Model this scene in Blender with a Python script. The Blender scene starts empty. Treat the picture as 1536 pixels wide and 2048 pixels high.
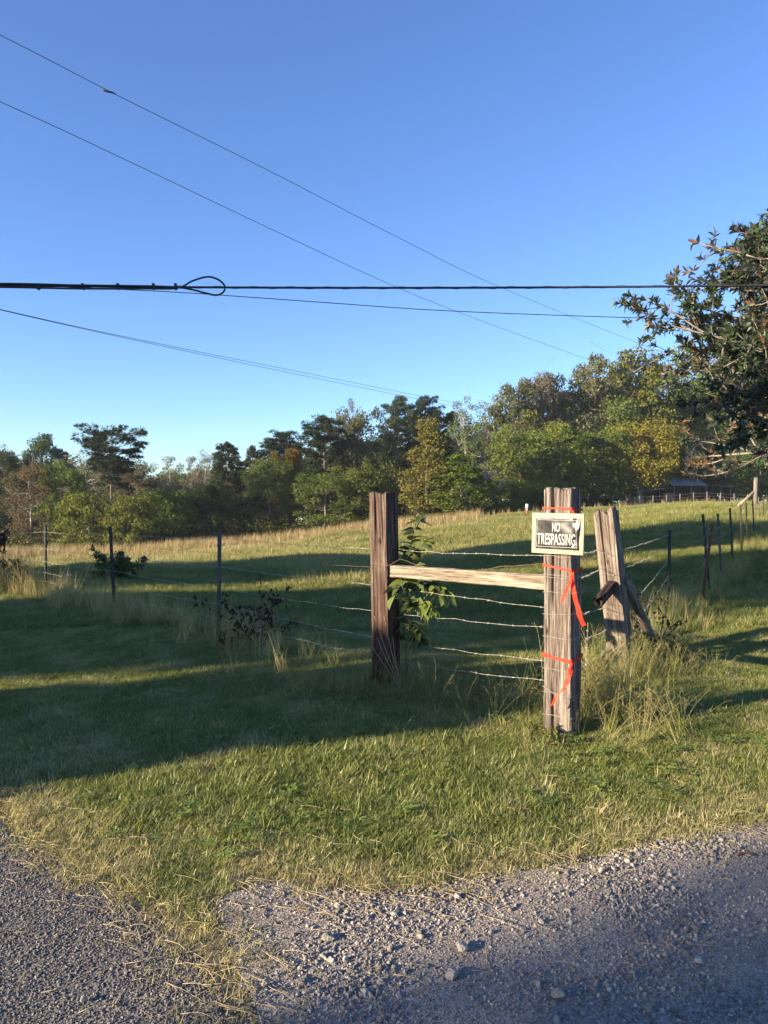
import bpy, math, random
import numpy as np
from mathutils import Vector, Matrix

# ------------------------------------------------------------------ camera, sky, sun, exposure
S = bpy.context.scene
COL = S.collection
FPX, HZ, EYE = 1479.0, 1016.0, 1.5          # focal length and horizon of the 1536x2048 picture
cam_d = bpy.data.cameras.new('camera')
cam_d.sensor_fit = 'VERTICAL'; cam_d.sensor_height = 36; cam_d.lens = 26
cam_d.clip_start = 0.05; cam_d.clip_end = 1500
cam = bpy.data.objects.new('camera', cam_d); COL.objects.link(cam)
cam.location = (0, 0, EYE)
cam.rotation_euler = (math.radians(90) - math.atan((1024 - HZ) / FPX), 0, 0)
S.camera = cam

SUN_EL = math.radians(15.5)
LX, LY = 0.88, 0.475                         # direction in which shadows fall on the ground
world = bpy.data.worlds.new('World'); S.world = world; world.use_nodes = True
wn = world.node_tree.nodes; wl = world.node_tree.links
sky = wn.new('ShaderNodeTexSky'); sky.sky_type = 'NISHITA'; sky.sun_disc = False
sky.sun_elevation = SUN_EL
sky.sun_rotation = math.atan2(-LX, -LY)
sky.altitude = 200; sky.air_density = 1.0; sky.dust_density = 0.15; sky.ozone_density = 4.5
bg = wn['Background']; bg.inputs['Strength'].default_value = 0.092
hs = wn.new('ShaderNodeHueSaturation'); hs.inputs['Saturation'].default_value = 1.05; hs.inputs['Hue'].default_value = 0.511
wl.new(sky.outputs[0], hs.inputs['Color']); wl.new(hs.outputs[0], bg.inputs[0])
sun_d = bpy.data.lights.new('sun', 'SUN'); sun_d.energy = 5.0; sun_d.angle = math.radians(0.53)
sun_d.color = (1.0, 0.82, 0.58)
sun = bpy.data.objects.new('sun', sun_d); COL.objects.link(sun)
sun_dir = Vector((LX * math.cos(SUN_EL), LY * math.cos(SUN_EL), -math.sin(SUN_EL)))
sun.rotation_euler = sun_dir.to_track_quat('-Z', 'Y').to_euler()
sun.location = (-40, -20, 30)
S.view_settings.view_transform = 'Standard'; S.view_settings.look = 'None'
S.view_settings.exposure = 1.7; S.view_settings.gamma = 1.0
S.view_settings.use_curve_mapping = False
S.render.engine = 'CYCLES'
S.cycles.use_denoising = True
S.cycles.max_bounces = 6; S.cycles.diffuse_bounces = 3; S.cycles.glossy_bounces = 2
S.cycles.transmission_bounces = 3; S.cycles.transparent_max_bounces = 4
S.cycles.caustics_reflective = False; S.cycles.caustics_refractive = False

HAZE = 0.00025
RNG = np.random.default_rng(7)

# ------------------------------------------------------------------ helpers
def PX(px, py, d):
    return np.array(((px - 768) / FPX * d, d, EYE - (py - HZ) / FPX * d))

def sstep(a, b, x):
    t = np.clip((np.asarray(x, float) - a) / (b - a), 0, 1)
    return t * t * (3 - 2 * t)

def wav(x, y, seed, scale, n=6):
    r = np.random.default_rng(seed)
    out = 0
    for i in range(n):
        a = r.uniform(0, 6.283); k = r.uniform(.6, 1.6) / scale
        out = out + np.sin((np.cos(a) * x + np.sin(a) * y) * k * 6.283 + r.uniform(0, 6.283))
    return out / math.sqrt(n / 2) / 1.6

GX = [-30, -0.75, -0.63, -0.45, -0.2, 0.06, 0.43, 0.8, 1.17, 1.58, 1.82, 3.2, 6, 12, 40]
GY = [-60, 2.2, 2.78, 2.93, 2.86, 2.83, 2.98, 3.09, 3.24, 3.42, 3.50, 4.05, 5.1, 7.0, 15]
PVX = [0.6, 0.0, -0.46, -0.585, -0.84, -1.115, -1.4, -1.79, -3.2, -6.5, -16, -40]
PVY = [0.4, 1.3, 2.15, 2.35, 2.66, 2.90, 3.10, 3.44, 4.7, 7.8, 17.5, 40]

def seg_dist(x, y, X, Y):
    x = np.asarray(x, float); y = np.asarray(y, float)
    best = np.full(x.shape, 1e9); sgn = np.ones(x.shape)
    for i in range(len(X) - 1):
        dx, dy = X[i + 1] - X[i], Y[i + 1] - Y[i]
        L2 = dx * dx + dy * dy
        t = np.clip(((x - X[i]) * dx + (y - Y[i]) * dy) / L2, 0, 1)
        d = np.hypot(x - X[i] - t * dx, y - Y[i] - t * dy)
        c = dx * (y - Y[i]) - dy * (x - X[i])
        m = d < best
        best = np.where(m, d, best); sgn = np.where(m, np.sign(c), sgn)
    return best * sgn

LGX = [0.10, -0.38, -0.5, -0.63] + GX[3:]
LGY = [1.0, 2.15, 2.5, 2.78] + GY[3:]
def gravel_d(x, y):      # >0 on the lawn side of the gravel's edge, <0 on the gravel
    return seg_dist(x, y, LGX, LGY)
def paved_d(x, y):       # >0 on the lawn side, <0 on the paved road
    return -seg_dist(x, y, PVX, PVY)

def H(x, y):
    x = np.asarray(x, float); y = np.asarray(y, float)
    fr = 1 - np.exp(-np.maximum(y - 9, 0) / 12.0)
    fl = sstep(11, 48, y)
    f = fl + (fr - fl) * sstep(-4, 4, x)
    t = np.tanh((x - 3) / 22.0)
    z = f * (np.where(t > 0, 2.2, 2.9) * t - 0.05)
    z = z + 0.05 * wav(x, y, 3, 5.5) * sstep(4.5, 9, y) + 0.12 * wav(x, y, 4, 17) * sstep(16, 30, y)
    return z

def mesh_np(name, V, faces, smooth=False, attrs=None):
    V = np.asarray(V, np.float32).reshape(-1, 3)
    me = bpy.data.meshes.new(name)
    me.vertices.add(len(V)); me.vertices.foreach_set('co', V.ravel())
    if faces:
        lt = np.concatenate([np.full(len(f), f.shape[1], np.int32) for f in faces])
        li = np.concatenate([f.ravel() for f in faces]).astype(np.int32)
        ls = np.concatenate(([0], np.cumsum(lt)[:-1])).astype(np.int32)
        me.loops.add(len(li)); me.loops.foreach_set('vertex_index', li)
        me.polygons.add(len(lt)); me.polygons.foreach_set('loop_start', ls)
        if smooth: me.polygons.foreach_set('use_smooth', np.ones(len(lt), bool))
    if attrs:
        for k, a in attrs.items():
            a = np.asarray(a)
            if a.ndim == 2:
                at = me.attributes.new(k, 'FLOAT_VECTOR', 'POINT'); at.data.foreach_set('vector', a.astype(np.float32).ravel())
            elif a.dtype.kind == 'i':
                at = me.attributes.new(k, 'INT', 'POINT'); at.data.foreach_set('value', a.astype(np.int32))
            else:
                at = me.attributes.new(k, 'FLOAT', 'POINT'); at.data.foreach_set('value', a.astype(np.float32))
    me.update(calc_edges=True); me.validate()
    return me

class MB:
    def __init__(s): s.V = []; s.F = {}; s.n = 0; s.A = []
    def add(s, V, F, var=None):
        V = np.asarray(V, float).reshape(-1, 3)
        if not isinstance(F, list): F = [F]
        for f in F:
            f = np.asarray(f, int)
            s.F.setdefault(f.shape[1], []).append(f + s.n)
        s.V.append(V); s.n += len(V)
        s.A.append(np.full(len(V), 0.5) if var is None else np.broadcast_to(np.asarray(var, float), (len(V),)))
        return s
    def mesh(s, name, smooth=False):
        return mesh_np(name, np.concatenate(s.V), [np.concatenate(v) for v in s.F.values()], smooth, {'var': np.concatenate(s.A)})
    def build(s, name, mat, parent=None, smooth=False):
        return obj(name, s.mesh(name, smooth), mat, parent)

def obj(name, me, mat=None, parent=None):
    o = bpy.data.objects.new(name, me); COL.objects.link(o)
    if mat and me and not me.materials: me.materials.append(mat)
    if parent: o.parent = parent
    return o

def tag(o, label=None, cat=None, group=None, kind=None):
    if label: o['label'] = label
    if cat: o['category'] = cat
    if group: o['group'] = group
    if kind: o['kind'] = kind
    return o

def empty(name, loc, rz=0, label=None, cat=None, group=None):
    o = bpy.data.objects.new(name, None); COL.objects.link(o)
    o.location = loc; o.rotation_euler = (0, 0, rz); o.empty_display_size = 0.1
    return tag(o, label, cat, group)

def box_vf(c, s, R=None):
    v = np.array([(x, y, z) for x in (-.5, .5) for y in (-.5, .5) for z in (-.5, .5)]) * np.asarray(s, float)
    if R is not None: v = v @ np.asarray(R).T
    f = np.array([(0, 1, 3, 2), (4, 6, 7, 5), (0, 4, 5, 1), (2, 3, 7, 6), (0, 2, 6, 4), (1, 5, 7, 3)])
    return v + np.asarray(c, float), f

def rotz(a):
    c, s = math.cos(a), math.sin(a)
    return np.array([(c, -s, 0), (s, c, 0), (0, 0, 1)])

def tube_vf(P, R, n=6, cap=True):
    P = np.asarray(P, float); m = len(P)
    R = np.broadcast_to(np.asarray(R, float), (m,))
    T = np.gradient(P, axis=0); T /= np.linalg.norm(T, axis=1)[:, None] + 1e-12
    up = np.array((0, 0, 1.0)) if abs(T[0, 2]) < .9 else np.array((1.0, 0, 0))
    A = np.cross(T, up); A /= np.linalg.norm(A, axis=1)[:, None] + 1e-9
    B = np.cross(T, A)
    th = np.arange(n) / n * 2 * math.pi
    V = P[:, None] + (A[:, None] * np.cos(th)[None, :, None] + B[:, None] * np.sin(th)[None, :, None]) * R[:, None, None]
    i, j = np.meshgrid(np.arange(m - 1), np.arange(n), indexing='ij'); i = i.ravel(); j = j.ravel(); k = (j + 1) % n
    F = [np.stack([i * n + j, i * n + k, (i + 1) * n + k, (i + 1) * n + j], 1)]
    if cap: F += [np.arange(n)[::-1][None], (np.arange(n) + (m - 1) * n)[None]]
    return V.reshape(-1, 3), F

def curve_pts(P, n):
    P = np.asarray(P, float)
    t = np.concatenate(([0], np.cumsum(np.linalg.norm(np.diff(P, axis=0), axis=1)))); t /= t[-1]
    u = np.linspace(0, 1, n)
    if len(P) < 3: return np.stack([np.interp(u, t, P[:, k]) for k in range(3)], 1)
    Q = np.vstack([2 * P[0] - P[1], P, 2 * P[-1] - P[-2]])
    out = []
    for a in u:
        i = min(np.searchsorted(t, a, side='right') - 1, len(P) - 2)
        f = (a - t[i]) / (t[i + 1] - t[i])
        p0, p1, p2, p3 = Q[i:i + 4]
        out.append(.5 * (2 * p1 + (p2 - p0) * f + (2 * p0 - 5 * p1 + 4 * p2 - p3) * f * f + (3 * p1 - p0 - 3 * p2 + p3) * f ** 3))
    return np.array(out)

# ------------------------------------------------------------------ materials
def new_mat(name):
    m = bpy.data.materials.new(name); m.use_nodes = True
    nt = m.node_tree; nt.nodes.clear()
    out = nt.nodes.new('ShaderNodeOutputMaterial')
    return m, nt, out

def N(nt, t, **kw):
    n = nt.nodes.new(t)
    for k, v in kw.items():
        if k.startswith('i_'):
            key = k[2:]
            key = int(key) if key.isdigit() else key.replace('_', ' ')
            n.inputs[key].default_value = v
        else: setattr(n, k, v)
    return n

def ramp(nt, stops, src):
    r = nt.nodes.new('ShaderNodeValToRGB')
    e = r.color_ramp.elements
    while len(e) < len(stops): e.new(0.5)
    for el, (p, c) in zip(e, stops):
        el.position = p; el.color = (*c, 1)
    nt.links.new(src, r.inputs[0])
    return r

def mixc(nt, fac, a, b, mode='MIX'):
    m = nt.nodes.new('ShaderNodeMix'); m.data_type = 'RGBA'; m.blend_type = mode
    for sock, v in ((m.inputs['Factor'], fac), (m.inputs['A'], a), (m.inputs['B'], b)):
        if hasattr(v, 'links'): nt.links.new(v, sock)
        elif isinstance(v, (int, float)): sock.default_value = v
        else: sock.default_value = (*v, 1)
    # RGBA sockets share names with float ones: address by identifier
    return m

def MIX(nt, fac, a, b, mode='MIX'):
    m = nt.nodes.new('ShaderNodeMix'); m.data_type = 'RGBA'; m.blend_type = mode
    ins = {s.identifier: s for s in m.inputs}
    for key, v in (('Factor_Float', fac), ('A_Color', a), ('B_Color', b)):
        sck = ins[key]
        if isinstance(v, bpy.types.NodeSocket): nt.links.new(v, sck)
        elif isinstance(v, (int, float)): sck.default_value = v
        else: sck.default_value = (*v, 1)
    return [o for o in m.outputs if o.identifier == 'Result_Color'][0]

def noise(nt, vec, scale, detail=4, rough=.55, mscale=None):
    if mscale is not None:
        mp = N(nt, 'ShaderNodeMapping'); mp.inputs['Scale'].default_value = mscale
        nt.links.new(vec, mp.inputs[0]); vec = mp.outputs[0]
    n = N(nt, 'ShaderNodeTexNoise'); n.inputs['Scale'].default_value = scale
    n.inputs['Detail'].default_value = detail; n.inputs['Roughness'].default_value = rough
    nt.links.new(vec, n.inputs['Vector'])
    return n.outputs['Fac']

def bump(nt, h, strength, dist):
    b = N(nt, 'ShaderNodeBump'); b.inputs['Strength'].default_value = strength; b.inputs['Distance'].default_value = dist
    nt.links.new(h, b.inputs['Height']); return b.outputs[0]

def simple(name, col, rough=.7, metal=0.0, nscale=12, var=.35, bumps=0.0, spec=.4):
    m, nt, out = new_mat(name)
    p = N(nt, 'ShaderNodeBsdfPrincipled'); tc = N(nt, 'ShaderNodeTexCoord')
    n = noise(nt, tc.outputs['Object'], nscale)
    d = tuple(c * (1 - var) for c in col); l = tuple(min(1, c * (1 + var)) for c in col)
    r = ramp(nt, [(.3, d), (.7, l)], n)
    nt.links.new(r.outputs[0], p.inputs['Base Color'])
    p.inputs['Roughness'].default_value = rough; p.inputs['Metallic'].default_value = metal
    p.inputs['Specular IOR Level'].default_value = spec
    if bumps: nt.links.new(bump(nt, n, .6, bumps), p.inputs['Normal'])
    nt.links.new(p.outputs[0], out.inputs[0])
    return m

def wood_mat(name, dark, mid, light, stain=None, stain_z=(0, .6), fine=1.0, knot=None):
    m, nt, out = new_mat(name)
    p = N(nt, 'ShaderNodeBsdfPrincipled'); tc = N(nt, 'ShaderNodeTexCoord'); o = tc.outputs['Object']
    g1 = noise(nt, o, 1, 5, .7, (52, 52, 1.6))
    g2 = noise(nt, o, 1, 4, .7, (130 * fine, 130 * fine, 5))
    g3 = noise(nt, o, 1, 3, .6, (9, 9, 2.2))
    r1 = ramp(nt, [(.30, dark), (.47, mid), (.66, light)], g1)
    r2 = ramp(nt, [(.34, (.28, .25, .24)), (.52, (1, 1, 1))], g2)
    c = MIX(nt, .85, r1.outputs[0], r2.outputs[0], 'MULTIPLY')
    r3 = ramp(nt, [(.35, (.62, .55, .5)), (.62, (1.0, 1.0, 1.0))], g3)
    c = MIX(nt, .8, c, r3.outputs[0], 'MULTIPLY')
    if stain:
        sp = N(nt, 'ShaderNodeSeparateXYZ'); nt.links.new(o, sp.inputs[0])
        mr = N(nt, 'ShaderNodeMapRange'); mr.inputs['From Min'].default_value = stain_z[1]; mr.inputs['From Max'].default_value = stain_z[0]
        nt.links.new(sp.outputs[2], mr.inputs['Value'])
        mu = N(nt, 'ShaderNodeMath', operation='MULTIPLY'); nt.links.new(mr.outputs[0], mu.inputs[0]); nt.links.new(g3, mu.inputs[1])
        mu2 = N(nt, 'ShaderNodeMath', operation='MULTIPLY'); nt.links.new(mu.outputs[0], mu2.inputs[0]); mu2.inputs[1].default_value = 1.5; mu2.use_clamp = True
        c = MIX(nt, mu2.outputs[0], c, stain)
    if knot:
        mp = N(nt, 'ShaderNodeMapping', vector_type='POINT'); mp.inputs['Location'].default_value = tuple(-k * q for k, q in zip(knot, (55, 0, 28))); mp.inputs['Scale'].default_value = (55, 0, 28)
        nt.links.new(o, mp.inputs[0]); ln = N(nt, 'ShaderNodeVectorMath', operation='LENGTH'); nt.links.new(mp.outputs[0], ln.inputs[0])
        kr = ramp(nt, [(.0, (.05, .04, .04)), (.30, (.08, .06, .05)), (.42, (.9, .85, .8)), (.7, (.6, .55, .5)), (1, (1, 1, 1))], ln.outputs['Value'])
        c = MIX(nt, 1.0, c, kr.outputs[0], 'MULTIPLY')
    nt.links.new(c, p.inputs['Base Color'])
    p.inputs['Roughness'].default_value = .9; p.inputs['Specular IOR Level'].default_value = .15
    ad = N(nt, 'ShaderNodeMath', operation='ADD'); nt.links.new(g1, ad.inputs[0]); nt.links.new(g2, ad.inputs[1])
    nt.links.new(bump(nt, ad.outputs[0], .9, .008), p.inputs['Normal'])
    nt.links.new(p.outputs[0], out.inputs[0])
    return m

def leaf_mat(name, col=None, trans=.28, gloss=0.0, hue_var=True, under=None, rough=.4):
    """foliage: colour from the object's own colour unless given; leaf to leaf variation from the 'var' attribute"""
    m, nt, out = new_mat(name)
    if col is None:
        oi = N(nt, 'ShaderNodeObjectInfo'); base = oi.outputs['Color']
    else:
        rgb = N(nt, 'ShaderNodeRGB'); rgb.outputs[0].default_value = (*col, 1); base = rgb.outputs[0]
    at = N(nt, 'ShaderNodeAttribute', attribute_name='var')
    r = ramp(nt, [(0, (.45, .5, .55)), (.5, (1, 1, 1)), (.85, (1.3, 1.25, .9)), (1, (1.55, 1.4, .8))], at.outputs['Fac'])
    c = MIX(nt, 1.0, base, r.outputs[0], 'MULTIPLY')
    if under:
        ge = N(nt, 'ShaderNodeNewGeometry')
        ur = ramp(nt, [(.26, under), (.32, tuple(.4 * q for q in (.13, .15, .085)))], at.outputs['Fac'])
        c = MIX(nt, ge.outputs['Backfacing'], c, ur.outputs[0])
    df = N(nt, 'ShaderNodeBsdfDiffuse'); nt.links.new(c, df.inputs[0])
    tr = N(nt, 'ShaderNodeBsdfTranslucent')
    c2 = MIX(nt, 1.0, c, (1.25, 1.15, .55), 'MULTIPLY'); nt.links.new(c2, tr.inputs[0])
    mx = N(nt, 'ShaderNodeMixShader'); mx.inputs[0].default_value = trans
    nt.links.new(df.outputs[0], mx.inputs[1]); nt.links.new(tr.outputs[0], mx.inputs[2])
    res = mx.outputs[0]
    if gloss:
        gl = N(nt, 'ShaderNodeBsdfGlossy'); gl.inputs['Roughness'].default_value = rough
        gl.inputs['Color'].default_value = (.9, .95, 1, 1)
        fr = N(nt, 'ShaderNodeFresnel'); fr.inputs[0].default_value = 1.45
        mu = N(nt, 'ShaderNodeMath', operation='MULTIPLY'); nt.links.new(fr.outputs[0], mu.inputs[0]); mu.inputs[1].default_value = gloss
        m2 = N(nt, 'ShaderNodeMixShader'); nt.links.new(mu.outputs[0], m2.inputs[0])
        nt.links.new(res, m2.inputs[1]); nt.links.new(gl.outputs[0], m2.inputs[2]); res = m2.outputs[0]
    nt.links.new(res, out.inputs[0])
    return m

def grass_mat(name, green, dry, trans=.3, tip=None):
    """green/dry mix from the instance attribute 'tint' and a patch noise over the ground"""
    m, nt, out = new_mat(name)
    ti = N(nt, 'ShaderNodeAttribute', attribute_name='tint', attribute_type='INSTANCER')
    va = N(nt, 'ShaderNodeAttribute', attribute_name='var')
    ad = N(nt, 'ShaderNodeMath', operation='ADD'); nt.links.new(ti.outputs['Fac'], ad.inputs[0])
    sb = N(nt, 'ShaderNodeMath', operation='MULTIPLY_ADD'); nt.links.new(va.outputs['Fac'], sb.inputs[0]); sb.inputs[1].default_value = .7; sb.inputs[2].default_value = -.35
    nt.links.new(sb.outputs[0], ad.inputs[1]); ad.use_clamp = True
    mid = tuple(.5 * a + .5 * b for a, b in zip(green, dry))
    r = ramp(nt, [(0, tuple(c * .8 for c in green)), (.35, green), (.62, mid), (1, dry)], ad.outputs[0])
    oi = N(nt, 'ShaderNodeObjectInfo')
    r2 = ramp(nt, [(0, (.72, .75, .7)), (.6, (1, 1, 1)), (1, (1.25, 1.22, 1.1))], oi.outputs['Random'])
    c = MIX(nt, 1.0, r.outputs[0], r2.outputs[0], 'MULTIPLY')
    df = N(nt, 'ShaderNodeBsdfDiffuse'); nt.links.new(c, df.inputs[0])
    tr = N(nt, 'ShaderNodeBsdfTranslucent'); c2 = MIX(nt, 1.0, c, (1.2, 1.2, .7), 'MULTIPLY'); nt.links.new(c2, tr.inputs[0])
    mx = N(nt, 'ShaderNodeMixShader'); mx.inputs[0].default_value = trans
    nt.links.new(df.outputs[0], mx.inputs[1]); nt.links.new(tr.outputs[0], mx.inputs[2])
    gl = N(nt, 'ShaderNodeBsdfGlossy'); gl.inputs['Roughness'].default_value = .45
    m2 = N(nt, 'ShaderNodeMixShader'); m2.inputs[0].default_value = .035
    nt.links.new(mx.outputs[0], m2.inputs[1]); nt.links.new(gl.outputs[0], m2.inputs[2])
    nt.links.new(m2.outputs[0], out.inputs[0])
    return m

M = {}
M['lawn'] = grass_mat('lawn_grass', (.215, .255, .065), (.47, .40, .215), trans=.38)
M['field'] = grass_mat('field_grass', (.175, .215, .05), (.42, .35, .165))
M['clover'] = grass_mat('clover', (.19, .26, .06), (.19, .22, .06))
M['straw'] = simple('straw', (.33, .265, .165), .7, nscale=30, var=.4)
M['sedge'] = grass_mat('broom_sedge', (.25, .20, .085), (.40, .30, .16))
M['leaf'] = leaf_mat('tree_leaf')
M['needle'] = leaf_mat('pine_needle', trans=.12)
M['bark'] = simple('bark', (.16, .125, .095), .95, nscale=3, var=.5)
M['bark_pale'] = simple('bark_pale', (.34, .30, .25), .9, nscale=3, var=.4)
M['bark_pine'] = simple('bark_pine', (.13, .10, .08), .95, nscale=3, var=.4)
M['magnolia_leaf'] = leaf_mat('magnolia_leaf', (.036, .056, .024), .08, .5, under=(.19, .085, .045), rough=.4)
M['magnolia_bark'] = simple('magnolia_bark', (.19, .17, .145), .9, nscale=6, var=.4)
M['sapling_leaf'] = leaf_mat('sapling_leaf', (.11, .15, .04), .3, .5)
M['dead_leaf'] = leaf_mat('dead_leaf', (.055, .030, .024), .1)
M['twig'] = simple('twig', (.06, .042, .035), .9, nscale=10)
M['wood_near'] = wood_mat('weathered_post', (.034, .023, .018), (.18, .147, .125), (.40, .37, .33))
M['wood_left'] = wood_mat('reddish_post', (.026, .016, .013), (.105, .07, .057), (.225, .185, .16), stain=(.075, .024, .014), stain_z=(0, .9), knot=(.02, 0, 1.22))
M['wood_lean'] = wood_mat('leaning_post_wood', (.055, .042, .033), (.20, .165, .135), (.36, .32, .275), knot=(.0, 0, 1.0))
M['wood_rail'] = wood_mat('rail_wood', (.06, .048, .038), (.27, .23, .175), (.47, .43, .355))
M['wood_dark'] = wood_mat('dark_wood', (.02, .012, .012), (.05, .032, .03), (.12, .095, .085))
M['wood_grey'] = wood_mat('grey_wood', (.09, .08, .07), (.2, .18, .16), (.33, .31, .28))
M['wire'] = simple('galvanised_wire', (.33, .315, .28), .6, .1, nscale=40, var=.35)
M['wire_rust'] = simple('rusty_wire', (.22, .15, .11), .7, .3, nscale=40, var=.4)
M['cable'] = simple('black_cable', (.028, .030, .038), .6, nscale=20)
M['tpost'] = simple('t_post_green', (.035, .038, .03), .75, .1, nscale=25, var=.5)
M['tpost_rust'] = simple('t_post_rust', (.12, .055, .035), .85, .1, nscale=25, var=.5)
M['tpost_lichen'] = simple('t_post_lichen', (.085, .082, .068), .85, .1, nscale=60, var=.8)

def ribbon_mat():
    m, nt, out = new_mat('orange_tape')
    df = N(nt, 'ShaderNodeBsdfDiffuse'); df.inputs[0].default_value = (.74, .062, .028, 1)
    tr = N(nt, 'ShaderNodeBsdfTranslucent'); tr.inputs[0].default_value = (.9, .09, .03, 1)
    mx = N(nt, 'ShaderNodeMixShader'); mx.inputs[0].default_value = .35
    gl = N(nt, 'ShaderNodeBsdfGlossy'); gl.inputs['Roughness'].default_value = .5
    m2 = N(nt, 'ShaderNodeMixShader'); m2.inputs[0].default_value = .015
    L = nt.links.new
    L(df.outputs[0], mx.inputs[1]); L(tr.outputs[0], mx.inputs[2]); L(mx.outputs[0], m2.inputs[1]); L(gl.outputs[0], m2.inputs[2]); L(m2.outputs[0], out.inputs[0])
    return m
M['tape'] = ribbon_mat()

def ground_mat():
    m, nt, out = new_mat('ground_soil')
    ge = N(nt, 'ShaderNodeNewGeometry'); P = ge.outputs['Position']
    n1 = noise(nt, P, .35, 5); n2 = noise(nt, P, 3.0, 5, .65); n3 = noise(nt, P, 40, 3, .7)
    near = ramp(nt, [(.35, (.075, .075, .03)), (.65, (.15, .125, .065))], n2)
    far = ramp(nt, [(.32, (.11, .14, .036)), (.5, (.18, .18, .06)), (.68, (.26, .215, .095))], n1)
    sp = N(nt, 'ShaderNodeSeparateXYZ'); nt.links.new(P, sp.inputs[0])
    mr = N(nt, 'ShaderNodeMapRange'); mr.inputs['From Min'].default_value = 14; mr.inputs['From Max'].default_value = 34
    nt.links.new(sp.outputs[1], mr.inputs['Value'])
    md = N(nt, 'ShaderNodeMapRange'); md.inputs['From Min'].default_value = 3.3; md.inputs['From Max'].default_value = 2.8
    nt.links.new(sp.outputs[1], md.inputs['Value'])
    dirt = ramp(nt, [(.35, (.15, .125, .10)), (.65, (.24, .20, .15))], n2)
    nr = MIX(nt, md.outputs[0], near.outputs[0], dirt.outputs[0])
    c = MIX(nt, mr.outputs[0], nr, far.outputs[0])
    r3 = ramp(nt, [(.3, (.55, .55, .55)), (.7, (1.2, 1.2, 1.2))], n3)
    c = MIX(nt, .8, c, r3.outputs[0], 'MULTIPLY')
    p = N(nt, 'ShaderNodeBsdfPrincipled'); nt.links.new(c, p.inputs['Base Color'])
    p.inputs['Roughness'].default_value = 1; p.inputs['Specular IOR Level'].default_value = .05
    nt.links.new(bump(nt, n3, .5, .01), p.inputs['Normal']); nt.links.new(p.outputs[0], out.inputs[0])
    return m
M['ground'] = ground_mat()

def road_mat(name, dark, light, scale, bd):
    m, nt, out = new_mat(name)
    ge = N(nt, 'ShaderNodeNewGeometry'); P = ge.outputs['Position']
    v = N(nt, 'ShaderNodeTexVoronoi'); v.inputs['Scale'].default_value = scale; nt.links.new(P, v.inputs['Vector'])
    n1 = noise(nt, P, 1.7, 5); n2 = noise(nt, P, scale * 1.6, 3, .7)
    sp = N(nt, 'ShaderNodeSeparateColor'); nt.links.new(v.outputs['Color'], sp.inputs[0])
    r = ramp(nt, [(.1, dark), (.6, tuple(.5 * (a + b) for a, b in zip(dark, light))), (.95, light)], sp.outputs[0])
    r1 = ramp(nt, [(.3, (.75, .74, .74)), (.7, (1.1, 1.08, 1.04))], n1)
    c = MIX(nt, .9, r.outputs[0], r1.outputs[0], 'MULTIPLY')
    p = N(nt, 'ShaderNodeBsdfPrincipled'); nt.links.new(c, p.inputs['Base Color'])
    p.inputs['Roughness'].default_value = .9; p.inputs['Specular IOR Level'].default_value = .2
    iv = N(nt, 'ShaderNodeMath', operation='SUBTRACT'); iv.inputs[0].default_value = 1; nt.links.new(v.outputs['Distance'], iv.inputs[1])
    ad = N(nt, 'ShaderNodeMath', operation='ADD'); nt.links.new(iv.outputs[0], ad.inputs[0]); nt.links.new(n2, ad.inputs[1])
    nt.links.new(bump(nt, ad.outputs[0], 1.0, bd), p.inputs['Normal']); nt.links.new(p.outputs[0], out.inputs[0])
    return m
M['gravel'] = road_mat('gravel_bed', (.23, .20, .168), (.41, .362, .308), 150, .004)
M['paved'] = road_mat('chip_seal', (.085, .082, .08), (.24, .225, .21), 130, .007)

def stone_mat(name, cols):
    m, nt, out = new_mat(name)
    oi = N(nt, 'ShaderNodeObjectInfo'); tc = N(nt, 'ShaderNodeTexCoord')
    r = ramp(nt, cols, oi.outputs['Random'])
    n = noise(nt, tc.outputs['Object'], 1.5, 4)
    r2 = ramp(nt, [(.3, (.75, .75, .75)), (.7, (1.15, 1.15, 1.15))], n)
    c = MIX(nt, .9, r.outputs[0], r2.outputs[0], 'MULTIPLY')
    p = N(nt, 'ShaderNodeBsdfPrincipled'); nt.links.new(c, p.inputs['Base Color']); p.inputs['Roughness'].default_value = .85
    p.inputs['Specular IOR Level'].default_value = .25
    nt.links.new(bump(nt, n, .5, .15), p.inputs['Normal']); nt.links.new(p.outputs[0], out.inputs[0])
    return m
M['stone'] = stone_mat('limestone_chip', [(0, (.17, .155, .138)), (.5, (.30, .272, .238)), (.85, (.41, .375, .33)), (1, (.54, .495, .43))])
M['stone_paved'] = stone_mat('paving_chip', [(0, (.11, .104, .097)), (.6, (.215, .20, .182)), (1, (.36, .33, .295))])

# ------------------------------------------------------------------ the ground and the roads
def ground():
    u = np.linspace(-1, 1, 300); X = np.sinh(u * 4.2) / math.sinh(4.2) * 240
    w = np.linspace(-1, 1, 340); Y = np.sinh(w * 4.4) / math.sinh(4.4) * 260 + 5
    xx, yy = np.meshgrid(X, Y, indexing='ij'); z = H(xx, yy)
    V = np.stack([xx, yy, z], -1).reshape(-1, 3)
    i, j = np.meshgrid(np.arange(299), np.arange(339), indexing='ij'); i = i.ravel(); j = j.ravel()
    F = np.stack([i * 340 + j, (i + 1) * 340 + j, (i + 1) * 340 + j + 1, i * 340 + j + 1], 1)
    o = obj('ground', mesh_np('ground', V, [F], True), M['ground'])
    tag(o, 'grassy ground sloping up to the right towards the far trees', kind='structure')
ground()

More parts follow.
